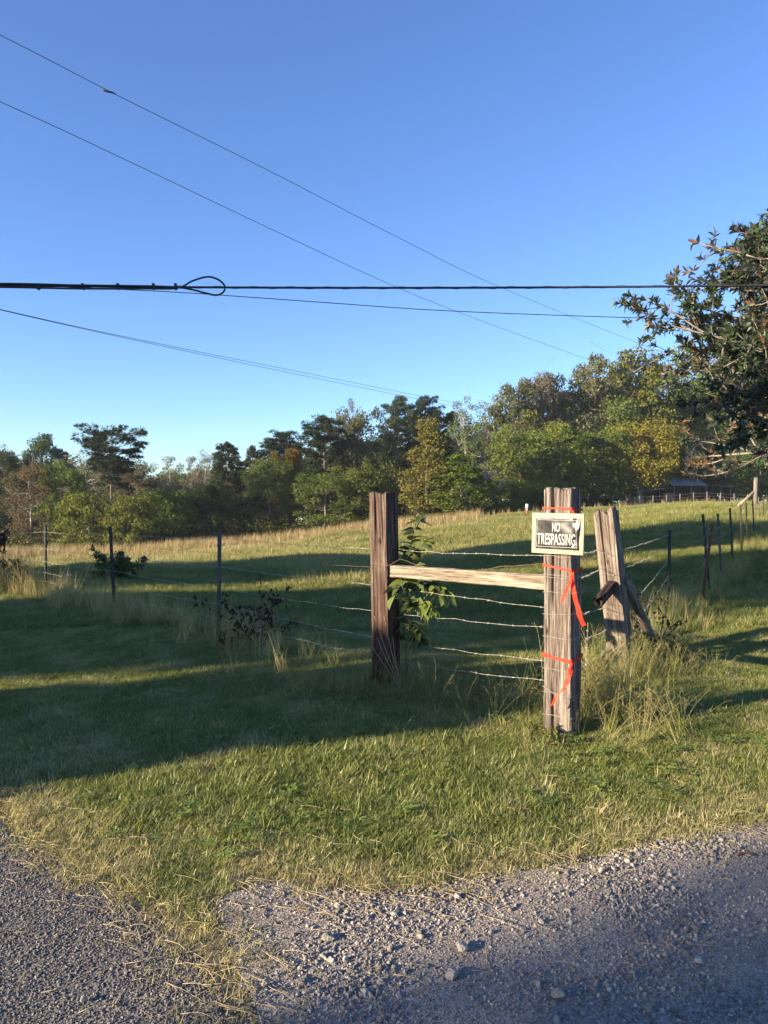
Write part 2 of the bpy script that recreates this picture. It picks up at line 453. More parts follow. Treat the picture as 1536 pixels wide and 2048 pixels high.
def strip(name, X, Y, off, z, mat, label, n=420, jit=.02):
    P = curve_pts(np.stack([X, Y, np.zeros(len(X))], 1), n)
    t = np.arange(n)
    P[:, 0] += jit * np.sin(t * 1.7) * np.sin(t * .61); P[:, 1] += jit * np.sin(t * 2.3 + 1) * np.cos(t * .47)
    me = bpy.data.meshes.new(name)      # the road's edge, closed round its far corners, as one flat sheet
    V = [(p[0], p[1], z) for p in P] + [(q[0], q[1], z) for q in off]
    me.from_pydata(V, [], [list(range(len(V)))]); me.update()
    if me.polygons[0].normal.z < 0: me.flip_normals()
    o = obj(name, me, mat); tag(o, label, kind='structure')
    return o
strip('gravel_drive', LGX, LGY, [(40, -15), (0.9, -15)], .010, M['gravel'], 'grey gravel drive along the bottom right of the lawn')
strip('paved_road', PVX[:-1], PVY[:-1], [(-24, 10), (-24, -15), (1.2, -15)], .005, M['paved'], 'dark chip sealed road at the lower left')

# ------------------------------------------------------------------ scatter by points with per point rotation, scale and pick
def proto_collection(name, meshes, mat):
    c = bpy.data.collections.new(name)
    for k, me in enumerate(meshes):
        if not me.materials: me.materials.append(mat)
        o = bpy.data.objects.new('%s_%02d' % (name, k), me); c.objects.link(o)
    return c

def scatter(name, label, coll, nproto, P, scale, tint=None, tilt=.12, rz=None, kind='stuff', cat=None, seed=1, rot=None, parent=None):
    n = len(P); r = np.random.default_rng(seed)
    if rot is None:
        rot = np.stack([r.normal(0, tilt, n), r.normal(0, tilt, n), r.uniform(0, 6.283, n) if rz is None else rz], 1)
    scale = np.asarray(scale, float)
    if scale.ndim == 1: scale = np.repeat(scale[:, None], 3, 1)
    me = mesh_np(name, P, None, attrs={'rot': rot, 'scl': scale, 'pick': r.integers(0, nproto, n).astype(np.int32),
                                       'tint': np.zeros(n) if tint is None else np.asarray(tint, float)})
    o = obj(name, me); tag(o, label, cat, kind=kind)
    if parent: o.parent = parent
    ng = bpy.data.node_groups.new(name + '_nodes', 'GeometryNodeTree')
    ng.interface.new_socket('Geometry', in_out='INPUT', socket_type='NodeSocketGeometry')
    ng.interface.new_socket('Geometry', in_out='OUTPUT', socket_type='NodeSocketGeometry')
    nd = ng.nodes; lk = ng.links
    gi = nd.new('NodeGroupInput'); go = nd.new('NodeGroupOutput')
    ip = nd.new('GeometryNodeInstanceOnPoints'); ci = nd.new('GeometryNodeCollectionInfo')
    ci.inputs['Collection'].default_value = coll
    ci.inputs['Separate Children'].default_value = True; ci.inputs['Reset Children'].default_value = True
    def attr(nm, dt):
        a = nd.new('GeometryNodeInputNamedAttribute'); a.data_type = dt; a.inputs['Name'].default_value = nm
        return a.outputs['Attribute']
    e2r = nd.new('FunctionNodeEulerToRotation')
    lk.new(attr('rot', 'FLOAT_VECTOR'), e2r.inputs[0])
    lk.new(gi.outputs[0], ip.inputs['Points']); lk.new(ci.outputs[0], ip.inputs['Instance'])
    ip.inputs['Pick Instance'].default_value = True
    lk.new(attr('pick', 'INT'), ip.inputs['Instance Index'])
    lk.new(e2r.outputs[0], ip.inputs['Rotation']); lk.new(attr('scl', 'FLOAT_VECTOR'), ip.inputs['Scale'])
    lk.new(ip.outputs[0], go.inputs[0])
    md = o.modifiers.new('scatter', 'NODES'); md.node_group = ng
    return o

def blades_mesh(name, n, lmin, lmax, width, spread, lean, seed, curl=.5, seg=3, var=(0, 1)):
    r = np.random.default_rng(seed); mb = MB()
    for k in range(n):
        L = r.uniform(lmin, lmax); a = r.uniform(0, 6.283); rad = spread * math.sqrt(r.uniform())
        b = r.uniform(0, 6.283)
        base = np.array((rad * math.cos(b), rad * math.sin(b), -.004))
        d = np.array((math.cos(a), math.sin(a), 0)); sd = np.array((-math.sin(a), math.cos(a), 0))
        ln = abs(r.normal(lean, lean * .5)); cu = r.uniform(0, curl)
        t = np.linspace(0, 1, seg + 1)
        ang = ln + cu * t * 1.3
        steps = np.stack([np.sin(ang), np.cos(ang)], 1) * L / seg
        hz = np.concatenate(([0], np.cumsum(steps[:-1, 0]))); vz = np.concatenate(([0], np.cumsum(steps[:-1, 1])))
        C = base + d * hz[:, None] + np.array((0, 0, 1)) * vz[:, None]
        w = width * r.uniform(.7, 1.2) * (1 - t ** 1.6 * .92)
        V = np.concatenate([C - sd * w[:, None] / 2, C + sd * w[:, None] / 2])
        m = seg + 1
        F = np.array([(i, i + m, i + m + 1, i + 1) for i in range(seg)])
        mb.add(V, F, r.uniform(*var))
    return mb.mesh(name, True)

def clover_mesh(name, n, seed):
    r = np.random.default_rng(seed); mb = MB()
    for k in range(n):
        c = np.array((r.normal(0, .035), r.normal(0, .035), r.uniform(.02, .05))); a0 = r.uniform(0, 6.283); va = r.uniform(0, 1)
        for q in range(3):
            a = a0 + q * 2.094; d = np.array((math.cos(a), math.sin(a), r.uniform(-.1, .35))); s = np.array((-math.sin(a), math.cos(a), 0))
            R = r.uniform(.008, .013)
            V = [c, c + d * R + s * R * .75, c + d * R * 1.9 + s * R * .3, c + d * R * 1.9 - s * R * .3, c + d * R - s * R * .75]
            mb.add(V, [np.array([(0, 1, 2, 3)]), np.array([(0, 3, 4)])], va)
    return mb.mesh(name)

def in_view(x, y, m=.6): return np.abs(x) < .56 * y + m

def sample(n, y0, y1, m=.6, seed=0, power=1.0):
    r = np.random.default_rng(seed)
    y = y0 + (y1 - y0) * r.uniform(0, 1, n) ** power
    x = r.uniform(-1, 1, n) * (.56 * y + m)
    return x, y, r

short = proto_collection('short_tuft', [blades_mesh('short_tuft', 20, .012, .036, .0036, .04, .85, 10 + k, 1.4) for k in range(6)], M['lawn'])
flat = proto_collection('flat_tuft', [blades_mesh('flat_tuft', 16, .022, .065, .0032, .05, 1.1, 30 + k, .5) for k in range(5)], M['lawn'])
longb = proto_collection('long_blade', [blades_mesh('long_blade', 6, .06, .13, .007, .03, .5, 50 + k, .7, 4) for k in range(5)], M['lawn'])
clov = proto_collection('clover_patch', [clover_mesh('clover_patch', 12, 70 + k) for k in range(4)], M['clover'])
ftuft = proto_collection('field_tuft', [blades_mesh('field_tuft', 22, .10, .26, .011, .12, .5, 90 + k, .9) for k in range(5)], M['field'])
ttuft = proto_collection('tall_tuft', [blades_mesh('tall_tuft', 26, .25, .62, .006, .10, .28, 110 + k, .8, 5) for k in range(5)], M['field'])

def edge_d(x, y):
    return np.minimum(gravel_d(x, y), paved_d(x, y))

FENCE_L = np.array([(-.05, 6.4), (-1.86, 8.3), (-3.84, 10.6), (-5.87, 12.8), (-9.5, 16.8), (-16, 24)])
def fence_left_d(x, y): return seg_dist(x, y, FENCE_L[:, 0], FENCE_L[:, 1])

def lawn_near():
    # sown evenly per square metre: rows of y with weight proportional to width
    def area_sample(n, y0, y1, m, seed):
        r = np.random.default_rng(seed)
        y = np.sqrt(r.uniform(y0 * y0, y1 * y1, n)); x = r.uniform(-1, 1, n) * (.56 * y + m)
        return x, y, r
    x, y, r = area_sample(235000, 2.0, 9.5, .5, 1)
    e = edge_d(x, y) + .10 * wav(x, y, 21, .5) + .05 * wav(x, y, 22, .17)
    dens = sstep(-.10, .28, e) * (.30 + .70 * sstep(2.3, 2.9, y))
    keep = r.uniform(0, 1, len(x)) < dens * sstep(11.5, 4.5, y) + .25 * dens
    x, y, e = x[keep], y[keep], e[keep]
    dry = .26 + .60 * np.exp(-np.maximum(e, 0) / .15) + .20 * wav(x, y, 23, .9) + .18 * wav(x, y, 24, .28) + .25 * sstep(-1.0, -2.2, x) * sstep(6, 4, y)
    dry = dry - .22 * np.exp(-(((x + .1) / .9) ** 2 + ((y - 3.9) / .6) ** 2))
    dry = dry + .6 * sstep(2.85, 2.3, y)
    rr = np.random.default_rng(5); dry = dry + rr.normal(0, .13, len(x))
    sc = (.75 + .35 * wav(x, y, 25, .7) * .5 + .5 * sstep(-.4, .9, e) * .5) * rr.uniform(.7, 1.35, len(x))
    sc = sc * (1 + .5 * np.exp(-(((x + .2) / 1.0) ** 2 + ((y - 4.3) / .7) ** 2)))
    P = np.stack([x, y, H(x, y)], 1)
    fl = rr.uniform(0, 1, len(x)) < .30 + .45 * np.exp(-np.maximum(e, 0) / .25)
    scatter('lawn_grass', 'short mown grass of the lawn between the road and the fence', short, 6, P[~fl], sc[~fl], dry[~fl], .2, seed=2)
    scatter('flattened_grass', 'flattened dry and green clippings among the mown lawn', flat, 5, P[fl], sc[fl] * .85, dry[fl] + .15, .15, seed=3)
    # longer fresh blades in the middle of the verge
    x, y, r = area_sample(5000, 2.9, 7, .2, 7)
    e = edge_d(x, y)
    w = np.exp(-(((x + .15) / .8) ** 2 + ((y - 4.15) / .55) ** 2)) * .75 + .05 + .1 * (wav(x, y, 27, .6) > .5)
    k = (r.uniform(0, 1, len(x)) < w) & (e > .35)
    x, y = x[k], y[k]
    scatter('long_grass_blades', 'long fresh green blades in the middle of the verge', longb, 5, np.stack([x, y, H(x, y)], 1), r.uniform(.45, 1.05, len(x)), r.uniform(-.1, .45, len(x)), .2, seed=8)
    x, y, r = area_sample(9000, 2.9, 6.5, .2, 9)
    e = edge_d(x, y)
    w = np.exp(-(((x + .45) / .5) ** 2 + ((y - 3.45) / .3) ** 2)) + .7 * np.exp(-(((x - 1.3) / .35) ** 2 + ((y - 4.2) / .25) ** 2)) + .5 * np.exp(-(((x - 2.2) / .6) ** 2 + ((y - 4.8) / .3) ** 2)) + .06
    k = (r.uniform(0, 1, len(x)) < w * .2) & (e > .25)
    x, y = x[k], y[k]
    scatter('clover', 'patches of small bright green clover in the lawn', clov, 4, np.stack([x, y, H(x, y) + .01], 1), r.uniform(.6, 1.05, len(x)), r.uniform(0, .6, len(x)), .15, seed=10)
    # straw clippings on the road edges
    x, y, r = area_sample(6000, 1.9, 4.2, .3, 12)
    e = edge_d(x, y)
    w = np.exp(-(np.abs(e + .03) / .14) ** 1.2) * .8 + .30 * np.exp(-(((x + .42) / .16) ** 2 + ((y - 2.4) / .5) ** 2)) + .035 + .12 * np.exp(-(((x - .1) / .35) ** 2 + ((y - 2.5) / .3) ** 2))
    k = r.uniform(0, 1, len(x)) < w
    x, y = x[k], y[k]; n = len(x)
    meshes = []
    for q in range(5):
        L = (.05, .08, .12, .16, .2)[q]; rr = np.random.default_rng(140 + q)
        P = np.stack([np.linspace(-L / 2, L / 2, 5), np.cumsum(rr.normal(0, L * .05, 5)), .004 + .006 * np.sin(np.linspace(0, 3.14, 5)) * rr.uniform(.3, 2)], 1)
        V, F = tube_vf(P, .0012, 3); me = MB().add(V, F).mesh('straw_stalk'); meshes.append(me)
    coll = proto_collection('straw_stalk', meshes, M['straw'])
    scatter('loose_straw', 'loose straw clippings strewn along the road edges', coll, 5, np.stack([x, y, H(x, y) + .012], 1), r.uniform(.4, 1.0, n) ** 1.5 + .1, np.zeros(n), .12, seed=13, rz=r.normal(2.7, .7, n))
    # dry tufts on the edges
    x, y, r = area_sample(20000, 1.9, 4.4, .3, 14)
    e = edge_d(x, y) + .08 * wav(x, y, 31, .35)
    w = np.exp(-((e - .1) / .13) ** 2) * .8 + .8 * np.exp(-(((x + .42) / .10) ** 2 + ((y - 2.35) / .4) ** 2)) * sstep(-.12, .0, e)
    k = r.uniform(0, 1, len(x)) < w
    x, y = x[k], y[k]
    scatter('dry_edge_grass', 'dry tan grass fringing the gravel and the road', flat, 5, np.stack([x, y, H(x, y)], 1), r.uniform(.5, 1.05, len(x)), r.uniform(.45, 1.2, len(x)), .3, seed=15)

    # middle distance
    x, y, r = area_sample(150000, 9, 30, 1.5, 16)
    pl = fence_left_d(x, y)
    k = r.uniform(0, 1, len(x)) < (9.5 / np.maximum(y, 9.5)) ** .8
    x, y = x[k], y[k]
    tall = sstep(16, 20, y + .25 * x * (x < 0) - .5 * np.maximum(x, 0) + 3 * wav(x, y, 41, 9)) * sstep(10, 4, x)
    dry = .28 + .2 * wav(x, y, 42, 3.5) + .12 * wav(x, y, 43, .8) + .35 * tall + np.random.default_rng(3).normal(0, .12, len(x))
    sc = (.30 + .22 * r.uniform(0, 1, len(x)))[: len(x)] if False else (.26 + .2 * np.random.default_rng(4).uniform(0, 1, len(x))) * (1 + 1.6 * tall)
    sc = np.stack([sc * 1.35, sc * 1.35, sc], 1)
    scatter('pasture_grass', 'green pasture grass behind the wire fence', ftuft, 5, np.stack([x, y, H(x, y)], 1), sc, dry, .15, seed=17)
    # the far field
    x, y, r = area_sample(95000, 28, 100, 4, 18)
    k = (r.uniform(0, 1, len(x)) < (34 / np.maximum(y, 34)) ** .7)
    x, y = x[k], y[k]
    rr = np.random.default_rng(6)
    far = sstep(45, 62, y - .35 * x * (x > 0) * 0 + 5 * wav(x, y, 45, 20)) * sstep(16, 0, x) + .55 * sstep(0, -14, x)
    dry = .50 + .16 * wav(x, y, 46, 9) + .12 * wav(x, y, 47, 2.5) + .28 * far + .12 * sstep(4, -10, x) + rr.normal(0, .12, len(x))
    sc = rr.uniform(.7, 1.2, len(x)) * (1 + .5 * far)
    sc = np.stack([sc * 1.5, sc * 1.5, sc * 1.05], 1)
    scatter('field_grass', 'sunlit yellow green meadow grass of the far field', ftuft, 5, np.stack([x, y, H(x, y)], 1), sc, dry, .15, seed=19)
    # tall dry grass along the left fence line
    x, y, r = area_sample(17000, 6.2, 20, 1, 20)
    pl = np.abs(fence_left_d(x, y) - .1)
    w = np.exp(-(pl / .38) ** 2) * (.45 + .3 * wav(x, y, 48, 1.4)) * sstep(-.4, -1.8, x) + .5 * np.exp(-(((x + 6.9) / .9) ** 2 + ((y - 13.2) / .8) ** 2))
    w = w + .16 * sstep(.5, .2, pl)
    k = r.uniform(0, 1, len(x)) < w
    x, y = x[k], y[k]
    scatter('fence_line_grass', 'tall dry grass growing along the left wire fence', ttuft, 5, np.stack([x, y, H(x, y)], 1), r.uniform(.4, .9, len(x)), r.uniform(.55, 1.4, len(x)), .2, seed=21)
    # rank grass under the right fence
    t = np.linspace(0, 1, 900); r = np.random.default_rng(22)
    fx = np.interp(t, [0, .25, .5, 1], [2.4, 4.2, 8.5, 24]) + r.normal(0, .25, 900); fy = np.interp(t, [0, .25, .5, 1], [7.2, 10.8, 17.5, 44]) + r.normal(0, .25, 900)
    scatter('rank_fence_grass', 'rank grass left uncut under the right wire fence', ttuft, 5, np.stack([fx, fy, H(fx, fy)], 1), r.uniform(.3, .8, 900), r.uniform(.2, 1, 900), .2, seed=23)
lawn_near()

# stones
def stone_mesh(name, seed, sub=1):
    import bmesh
    bm = bmesh.new(); bmesh.ops.create_icosphere(bm, subdivisions=sub, radius=1)
    r = np.random.default_rng(seed)
    pl = [(Vector(r.normal(0, 1, 3)).normalized(), r.uniform(.5, .85)) for _ in range(9)]
    for v in bm.verts:
        for n_, d_ in pl:
            h = v.co.dot(n_)
            if h > d_: v.co -= n_ * (h - d_)
        v.co.z *= .75
    me = bpy.data.meshes.new(name); bm.to_mesh(me); bm.free()
    return me

stones = proto_collection('stone_chip', [stone_mesh('stone_chip', 200 + k, 2) for k in range(7)], M['stone'])
chips = proto_collection('paving_chip', [stone_mesh('paving_chip', 220 + k, 1) for k in range(5)], M['stone_paved'])
def gravel():
    r = np.random.default_rng(30)
    n = 130000
    y = np.sqrt(r.uniform(1.7 ** 2, 4.6 ** 2, n)); x = r.uniform(-1, 1, n) * (.56 * y + .4)
    e = gravel_d(x, y); k = (e < .03) & (paved_d(x, y) > -.02 if False else e < .03)
    x, y, e = x[k], y[k], e[k]
    coarse = sstep(-.3, .6, wav(x, y, 51, .8))
    s = np.exp(r.normal(math.log(.0033), .42, len(x))) * (.82 + .4 * coarse)
    kk = r.uniform(0, 1, len(x)) < .78 + .22 * coarse
    x, y, s = x[kk], y[kk], s[kk]
    big = r.uniform(0, 1, len(x)) < .006
    s = np.where(big, s * 2.2, s)
    scatter('gravel', 'loose grey limestone gravel on the drive', stones, 7, np.stack([x, y, .010 + s * .35], 1), s, None, 1.0, seed=31)
    n = 56000
    y = np.sqrt(r.uniform(1.7 ** 2, 4.2 ** 2, n)); x = -r.uniform(0.1, 1, n) * (.56 * y + .4)
    k = (paved_d(x, y) < .04)
    x, y = x[k], y[k]; s = np.exp(r.normal(math.log(.0039), .25, len(x)))
    scatter('paving_chips', 'stone chips bedded in the dark paved road', chips, 5, np.stack([x, y, .005 + s * .2], 1), s, None, 1.0, seed=32)
    spots = [(655, 1890, .022, 'pale angular rock lying among the gravel in the lower middle'), (1085, 1855, .014, 'small grey rock in the middle of the drive'),
             (1395, 1868, .018, 'rounded grey rock in the shaded part of the drive'), (925, 1910, .026, 'largest grey rock on the sunlit gravel'),
             (905, 1965, .028, 'broad flat rock near the bottom of the drive'), (1120, 2005, .024, 'dark rock at the bottom edge of the drive'),
             (165, 2012, .014, 'lone pale stone on the dark paved road'), (605, 1978, .016, 'pale stone at the tip of the dry grass wedge'),
             (1400, 1935, .015, 'pair-sized stone right of the shaded rocks'), (790, 1840, .015, 'small rock just below the dry grass edge')]
    for k, (px, py, s, lab) in enumerate(spots):
        d = EYE * FPX / (py - HZ); p = PX(px, py, d)
        o = obj('loose_rock', stone_mesh('loose_rock', 300 + k, 2), M['stone']); o.location = (p[0], p[1], .012 + s * .45)
        o.scale = (s * 1.15, s, s * .85); o.rotation_euler = (0, 0, k * 1.3)
        tag(o, lab, 'rock', 'loose rocks on the drive and road')
gravel()

# ------------------------------------------------------------------ weathered posts
def post_vf(w1, w2, z0, z1, seed, ngroove=16, depth=.012, big=2, wob=.004, M_=70, rad=.012, top=.004, taper=0.0, pts=220):
    r = np.random.default_rng(seed)
    per = 2 * (w1 + w2); s = np.linspace(0, per, pts, endpoint=False)
    # rectangle outline from its left front corner, counter clockwise
    def rect(s):
        if s < w1: p = (-w1 / 2 + s, -w2 / 2); n = (0, -1)
        elif s < w1 + w2: p = (w1 / 2, -w2 / 2 + s - w1); n = (1, 0)
        elif s < 2 * w1 + w2: p = (w1 / 2 - (s - w1 - w2), w2 / 2); n = (0, 1)
        else: p = (-w1 / 2, w2 / 2 - (s - 2 * w1 - w2)); n = (-1, 0)
        return p, n
    P = []; Nn = []
    for a in s:
        p, n = rect(a); p = np.array(p)
        q = np.clip(p, (-w1 / 2 + rad, -w2 / 2 + rad), (w1 / 2 - rad, w2 / 2 - rad)); d = p - q
        L = np.linalg.norm(d)
        if L > rad: p = q + d / L * rad; n = d / L
        P.append(p); Nn.append(n)
    P = np.array(P); Nn = np.array(Nn, float)
    z = np.linspace(z0, z1, M_)
    G = [(r.uniform(0, per), r.uniform(.0025, .006), r.uniform(.3, 1) * depth, r.uniform(0, 6.28), r.uniform(1.5, 5)) for _ in range(ngroove)]
    G += [((.35 + .9 * k) * w1 * .9, r.uniform(.005, .008), depth * 3.2, r.uniform(0, 6.28), r.uniform(.6, 1.4)) for k in range(big)]
    V = []
    for i, zz in enumerate(z):
        disp = np.zeros(pts)
        for (c, w, d, ph, fz) in G:
            cc = c + .006 * math.sin(zz * 4 + ph); dd = np.abs((s - cc + per / 2) % per - per / 2)
            disp -= d * np.exp(-(dd / w) ** 2) * max(0, .55 + .6 * math.sin(zz * fz * 3 + ph))
        disp += wob * np.sin(s * 37 + zz * 3 + seed) * .4 + wob * np.sin(zz * 11 + s * 9) * .5 + r.normal(0, .0007, pts)
        f = 1 - taper * (zz - z0) / (z1 - z0)
        xy = P * f + Nn * disp[:, None]
        zt = np.full(pts, zz)
        if i >= M_ - 2: zt = zt + r.normal(0, top, pts) + top * 2 * np.sin(s * 30)
        V.append(np.column_stack([xy, zt]))
    last = V[-1].copy(); c0 = last.mean(0)
    for f in (.9, .6, .3):
        q = last.copy(); q[:, :2] = q[:, :2] * f; q[:, 2] = c0[2] + (last[:, 2] - c0[2]) * f + top * 1.5 * np.sin(q[:, 0] * 90 + q[:, 1] * 60) ; V.append(q)
    m = len(V); V = np.concatenate(V)
    V = np.vstack([V, c0[None]])
    i, j = np.meshgrid(np.arange(m - 1), np.arange(pts), indexing='ij'); i = i.ravel(); j = j.ravel(); k = (j + 1) % pts
    F = [np.stack([i * pts + j, i * pts + k, (i + 1) * pts + k, (i + 1) * pts + j], 1)]
    jj = np.arange(pts); F.append(np.stack([(m - 1) * pts + jj, (m - 1) * pts + (jj + 1) % pts, np.full(pts, m * pts)], 1))
    return V, F

RZ = math.radians(-36)
NP = np.array((1.19, 4.92, 0)); LP = np.array((.024, 6.31, 0)); BP = np.array((2.235, 6.94, 0))
def P_near(l): return NP + rotz(RZ) @ np.asarray(l, float)

V, F = post_vf(.19, .19, -.15, 1.625, 1, 40, .015, 3)
o = MB().add(V, F).build('fence_post', M['wood_near'], smooth=True); o.location = NP; o.rotation_euler = (0, 0, RZ)
tag(o, 'cracked grey square timber post carrying the no trespassing sign', 'fence post', 'wooden fence corner posts')
V, F = post_vf(.18, .18, -.15, 1.625, 2, 34, .012, 2)
o = MB().add(V, F).build('fence_post', M['wood_left'], smooth=True); o.location = LP; o.rotation_euler = (0, math.radians(-1.2), RZ)
tag(o, 'reddish brown square timber post with leafy sapling behind it', 'fence post', 'wooden fence corner posts')
# a knot hole on it
kn = empty('knot_hole', (0, 0, 0)); bpy.data.objects.remove(kn)
V, F = post_vf(.20, .18, -.2, 1.47, 3, 32, .014, 2, top=.012, taper=.05)
V[:, 2] += np.where(V[:, 2] > 1.3, -.25 * (V[:, 0] * -1 + .02) * sstep(1.3, 1.45, V[:, 2]), 0)
o = MB().add(V, F).build('fence_post', M['wood_lean'], smooth=True); o.location = BP; o.rotation_euler = (math.radians(-.5), math.radians(-6.2), RZ)
tag(o, 'leaning weathered timber post with a broken rail stub', 'fence post', 'wooden fence corner posts')
LEAN = o
BPM = Matrix.Translation(Vector(BP)) @ o.rotation_euler.to_matrix().to_4x4()
def P_lean(l): return np.array(BPM @ Vector(l))

def beam(name, a, b, w, h, mat, seed, label, cat, group=None, **kw):
    a = np.asarray(a, float); b = np.asarray(b, float); L = np.linalg.norm(b - a)
    V, F = post_vf(w, h, 0, L, seed, kw.get('ngroove', 14), kw.get('depth', .006), kw.get('big', 0), M_=kw.get('M_', 40), rad=kw.get('rad', .012), top=kw.get('top', .003), taper=kw.get('taper', 0), pts=kw.get('pts', 80))
    o = MB().add(V, F).build(name, mat, smooth=True)
    d = Vector(b - a).normalized()
    o.location = a; o.rotation_mode = 'QUATERNION'; o.rotation_quaternion = d.to_track_quat('Z', 'Y')
    # end cap at the start
    return tag(o, label, cat, group)
beam('fence_rail', (1.115, 4.938, 1.005), (.085, 6.18, .972), .095, .098, M['wood_rail'], 5, 'pale weathered square rail bracing the two timber posts', 'fence rail', top=.002)
beam('broken_rail', P_lean((.02, -.09, .78)), P_lean((.02, -.09, .78)) + np.array((-.20, -.30, -.10)), .078, .085, M['wood_dark'], 6, 'dark rotten rail stub with a splintered end on the leaning post', 'broken rail', top=.022, M_=26)
p0 = P_lean((.10, .05, .83)); p1 = np.array((2.86, 7.75, -.02))
beam('brace_pole', p1, p0, .10, .10, M['wood_grey'], 7, 'grey log brace propped behind the leaning post', 'brace', rad=.048, taper=.1, ngroove=8, depth=.003)

# ------------------------------------------------------------------ the sign
def sign():
    c = P_near((.012, -.117, 1.333)); root = empty('no_trespassing_sign', c, RZ, 'black and white no trespassing sign on a cream board on the near post', 'sign')
    root.rotation_euler = (math.radians(-.5), math.radians(1.0), RZ)
    cream = simple('cream_board', (.36, .315, .215), .7, nscale=8, var=.16)
    V, F = box_vf((0, 0, 0), (.356, .012, .266)); b = MB().add(V, F).build('backing_board', cream, root)
    mod = b.modifiers.new('edge', 'BEVEL'); mod.width = .002; mod.segments = 2
    m, nt, out = new_mat('black_sign_plastic')
    p = N(nt, 'ShaderNodeBsdfPrincipled'); p.inputs['Base Color'].default_value = (.018, .019, .021, 1); p.inputs['Roughness'].default_value = .26
    p.inputs['Specular IOR Level'].default_value = .38
    tc = N(nt, 'ShaderNodeTexCoord'); n = noise(nt, tc.outputs['Object'], 14, 3, .5)
    r_ = ramp(nt, [(.35, (.17, .17, .17)), (.7, (.28, .28, .28))], n); nt.links.new(r_.outputs[0], p.inputs['Roughness'])
    nt.links.new(bump(nt, n, .05, .01), p.inputs['Normal']); nt.links.new(p.outputs[0], out.inputs[0])
    white = simple('white_sign_print', (.50, .49, .45), .38, nscale=60, var=.1)
    def disp(x, z):          # the buckled thin sheet: bowed outwards at mid height, falling back to the board at the top
        u = x / .15; w = z / .1025
        b_ = .0085 * np.clip(1 - ((w - .05) / 1.0) ** 2, 0, 1) * (.06 + .94 * sstep(.0, 1.0, u))
        b_ = b_ + .004 * np.exp(-((u - .88) / .12) ** 2) * np.sin(w * 5.0 + .6) + .0012 * np.sin(u * 5 + w * 4)
        return -(.0075 + np.maximum(b_, 0))
    nx, nz = 61, 41
    X, Z = np.meshgrid(np.linspace(-.15, .15, nx), np.linspace(-.1025, .1025, nz), indexing='ij')
    X2 = X.copy(); X2[-8:] -= .004 * np.sin((Z[-8:] + .1) * 28) * np.linspace(0, 1, 8)[:, None]
    V = np.stack([X2, disp(X, Z), Z], -1).reshape(-1, 3)
    i, j = np.meshgrid(np.arange(nx - 1), np.arange(nz - 1), indexing='ij'); i = i.ravel(); j = j.ravel()
    F = np.stack([i * nz + j, (i + 1) * nz + j, (i + 1) * nz + j + 1, i * nz + j + 1], 1)
    pl = MB().add(V, F).build('sign_plate', m, root, True)
    sm = pl.modifiers.new('thickness', 'SOLIDIFY'); sm.thickness = .0012; sm.offset = -1
    def text(name, body, cx, cz, w, h):
        cu = bpy.data.curves.new(name, 'FONT'); cu.body = body; cu.size = 1; cu.align_x = 'CENTER'; cu.offset = .007; cu.resolution_u = 6
        cu.space_character = 1.10
        to = bpy.data.objects.new(name, cu); COL.objects.link(to)
        dg = bpy.context.evaluated_depsgraph_get(); me = bpy.data.meshes.new_from_object(to.evaluated_get(dg))
        bpy.data.objects.remove(to)
        import bmesh
        bm = bmesh.new(); bm.from_mesh(me)
        xs = [v.co.x for v in bm.verts]; ys = [v.co.y for v in bm.verts]
        x0, x1, y0, y1 = min(xs), max(xs), min(ys), max(ys)
        bmesh.ops.triangulate(bm, faces=bm.faces)
        bmesh.ops.subdivide_edges(bm, edges=[e for e in bm.edges if e.calc_length() > .12], cuts=3, use_grid_fill=False)
        for v in bm.verts:
            x = cx + ((v.co.x - x0) / (x1 - x0) - .5) * w; z = cz + ((v.co.y - y0) / (y1 - y0) - .5) * h
            v.co = (x, float(disp(np.float64(x), np.float64(z))) - .0009, z)
        me2 = bpy.data.meshes.new(name); bm.to_mesh(me2); bm.free()
        o = obj(name, me2, white, root); return o
    text('lettering', 'NO', -.008, .041, .052, .060)['label'] = 'white bold word NO'
    text('lettering', 'TRESPASSING', -.006, -.037, .262, .074)['label'] = 'white bold word TRESPASSING'
    mb = MB()
    def line(x0, z0, x1, z1, w=.0016):
        n = 24; t = np.linspace(0, 1, n); x = x0 + (x1 - x0) * t; z = z0 + (z1 - z0) * t
        hx, hz = (0, w / 2) if abs(x1 - x0) > abs(z1 - z0) else (w / 2, 0)
        A = np.stack([x - hx, disp(x, z) - .0007, z - hz], 1); B = np.stack([x + hx, disp(x, z) - .0007, z + hz], 1)
        k = np.arange(n - 1); mb.add(np.vstack([A, B]), np.stack([k, k + n, k + n + 1, k + 1], 1))
    for a in ((-.142, .088, .140, .088), (-.142, -.087, .140, -.087), (-.142, -.087, -.142, .088), (.132, -.087, .132, .075)): line(*a)
    mb.build('border_line', white, root)
    V, F = box_vf((.117, -.0105, -.082), (.03, .001, .015)); MB().add(V, F).build('printed_label', simple('grey_label', (.5, .5, .48), .5), root)
    steel = simple('sign_screw', (.3, .29, .27), .4, .8)
    for (x, z) in ((-.143, .094), (.138, .094), (-.143, -.094), (.138, -.094), (0, .124), (.12, -.108)):
        V, F = tube_vf([(x, -.010 if abs(z) < .1 else -.005, z), (x, -.0145 if abs(z) < .1 else -.009, z)], .0032, 10)
        MB().add(V, F).build('screw', steel, root)
sign()

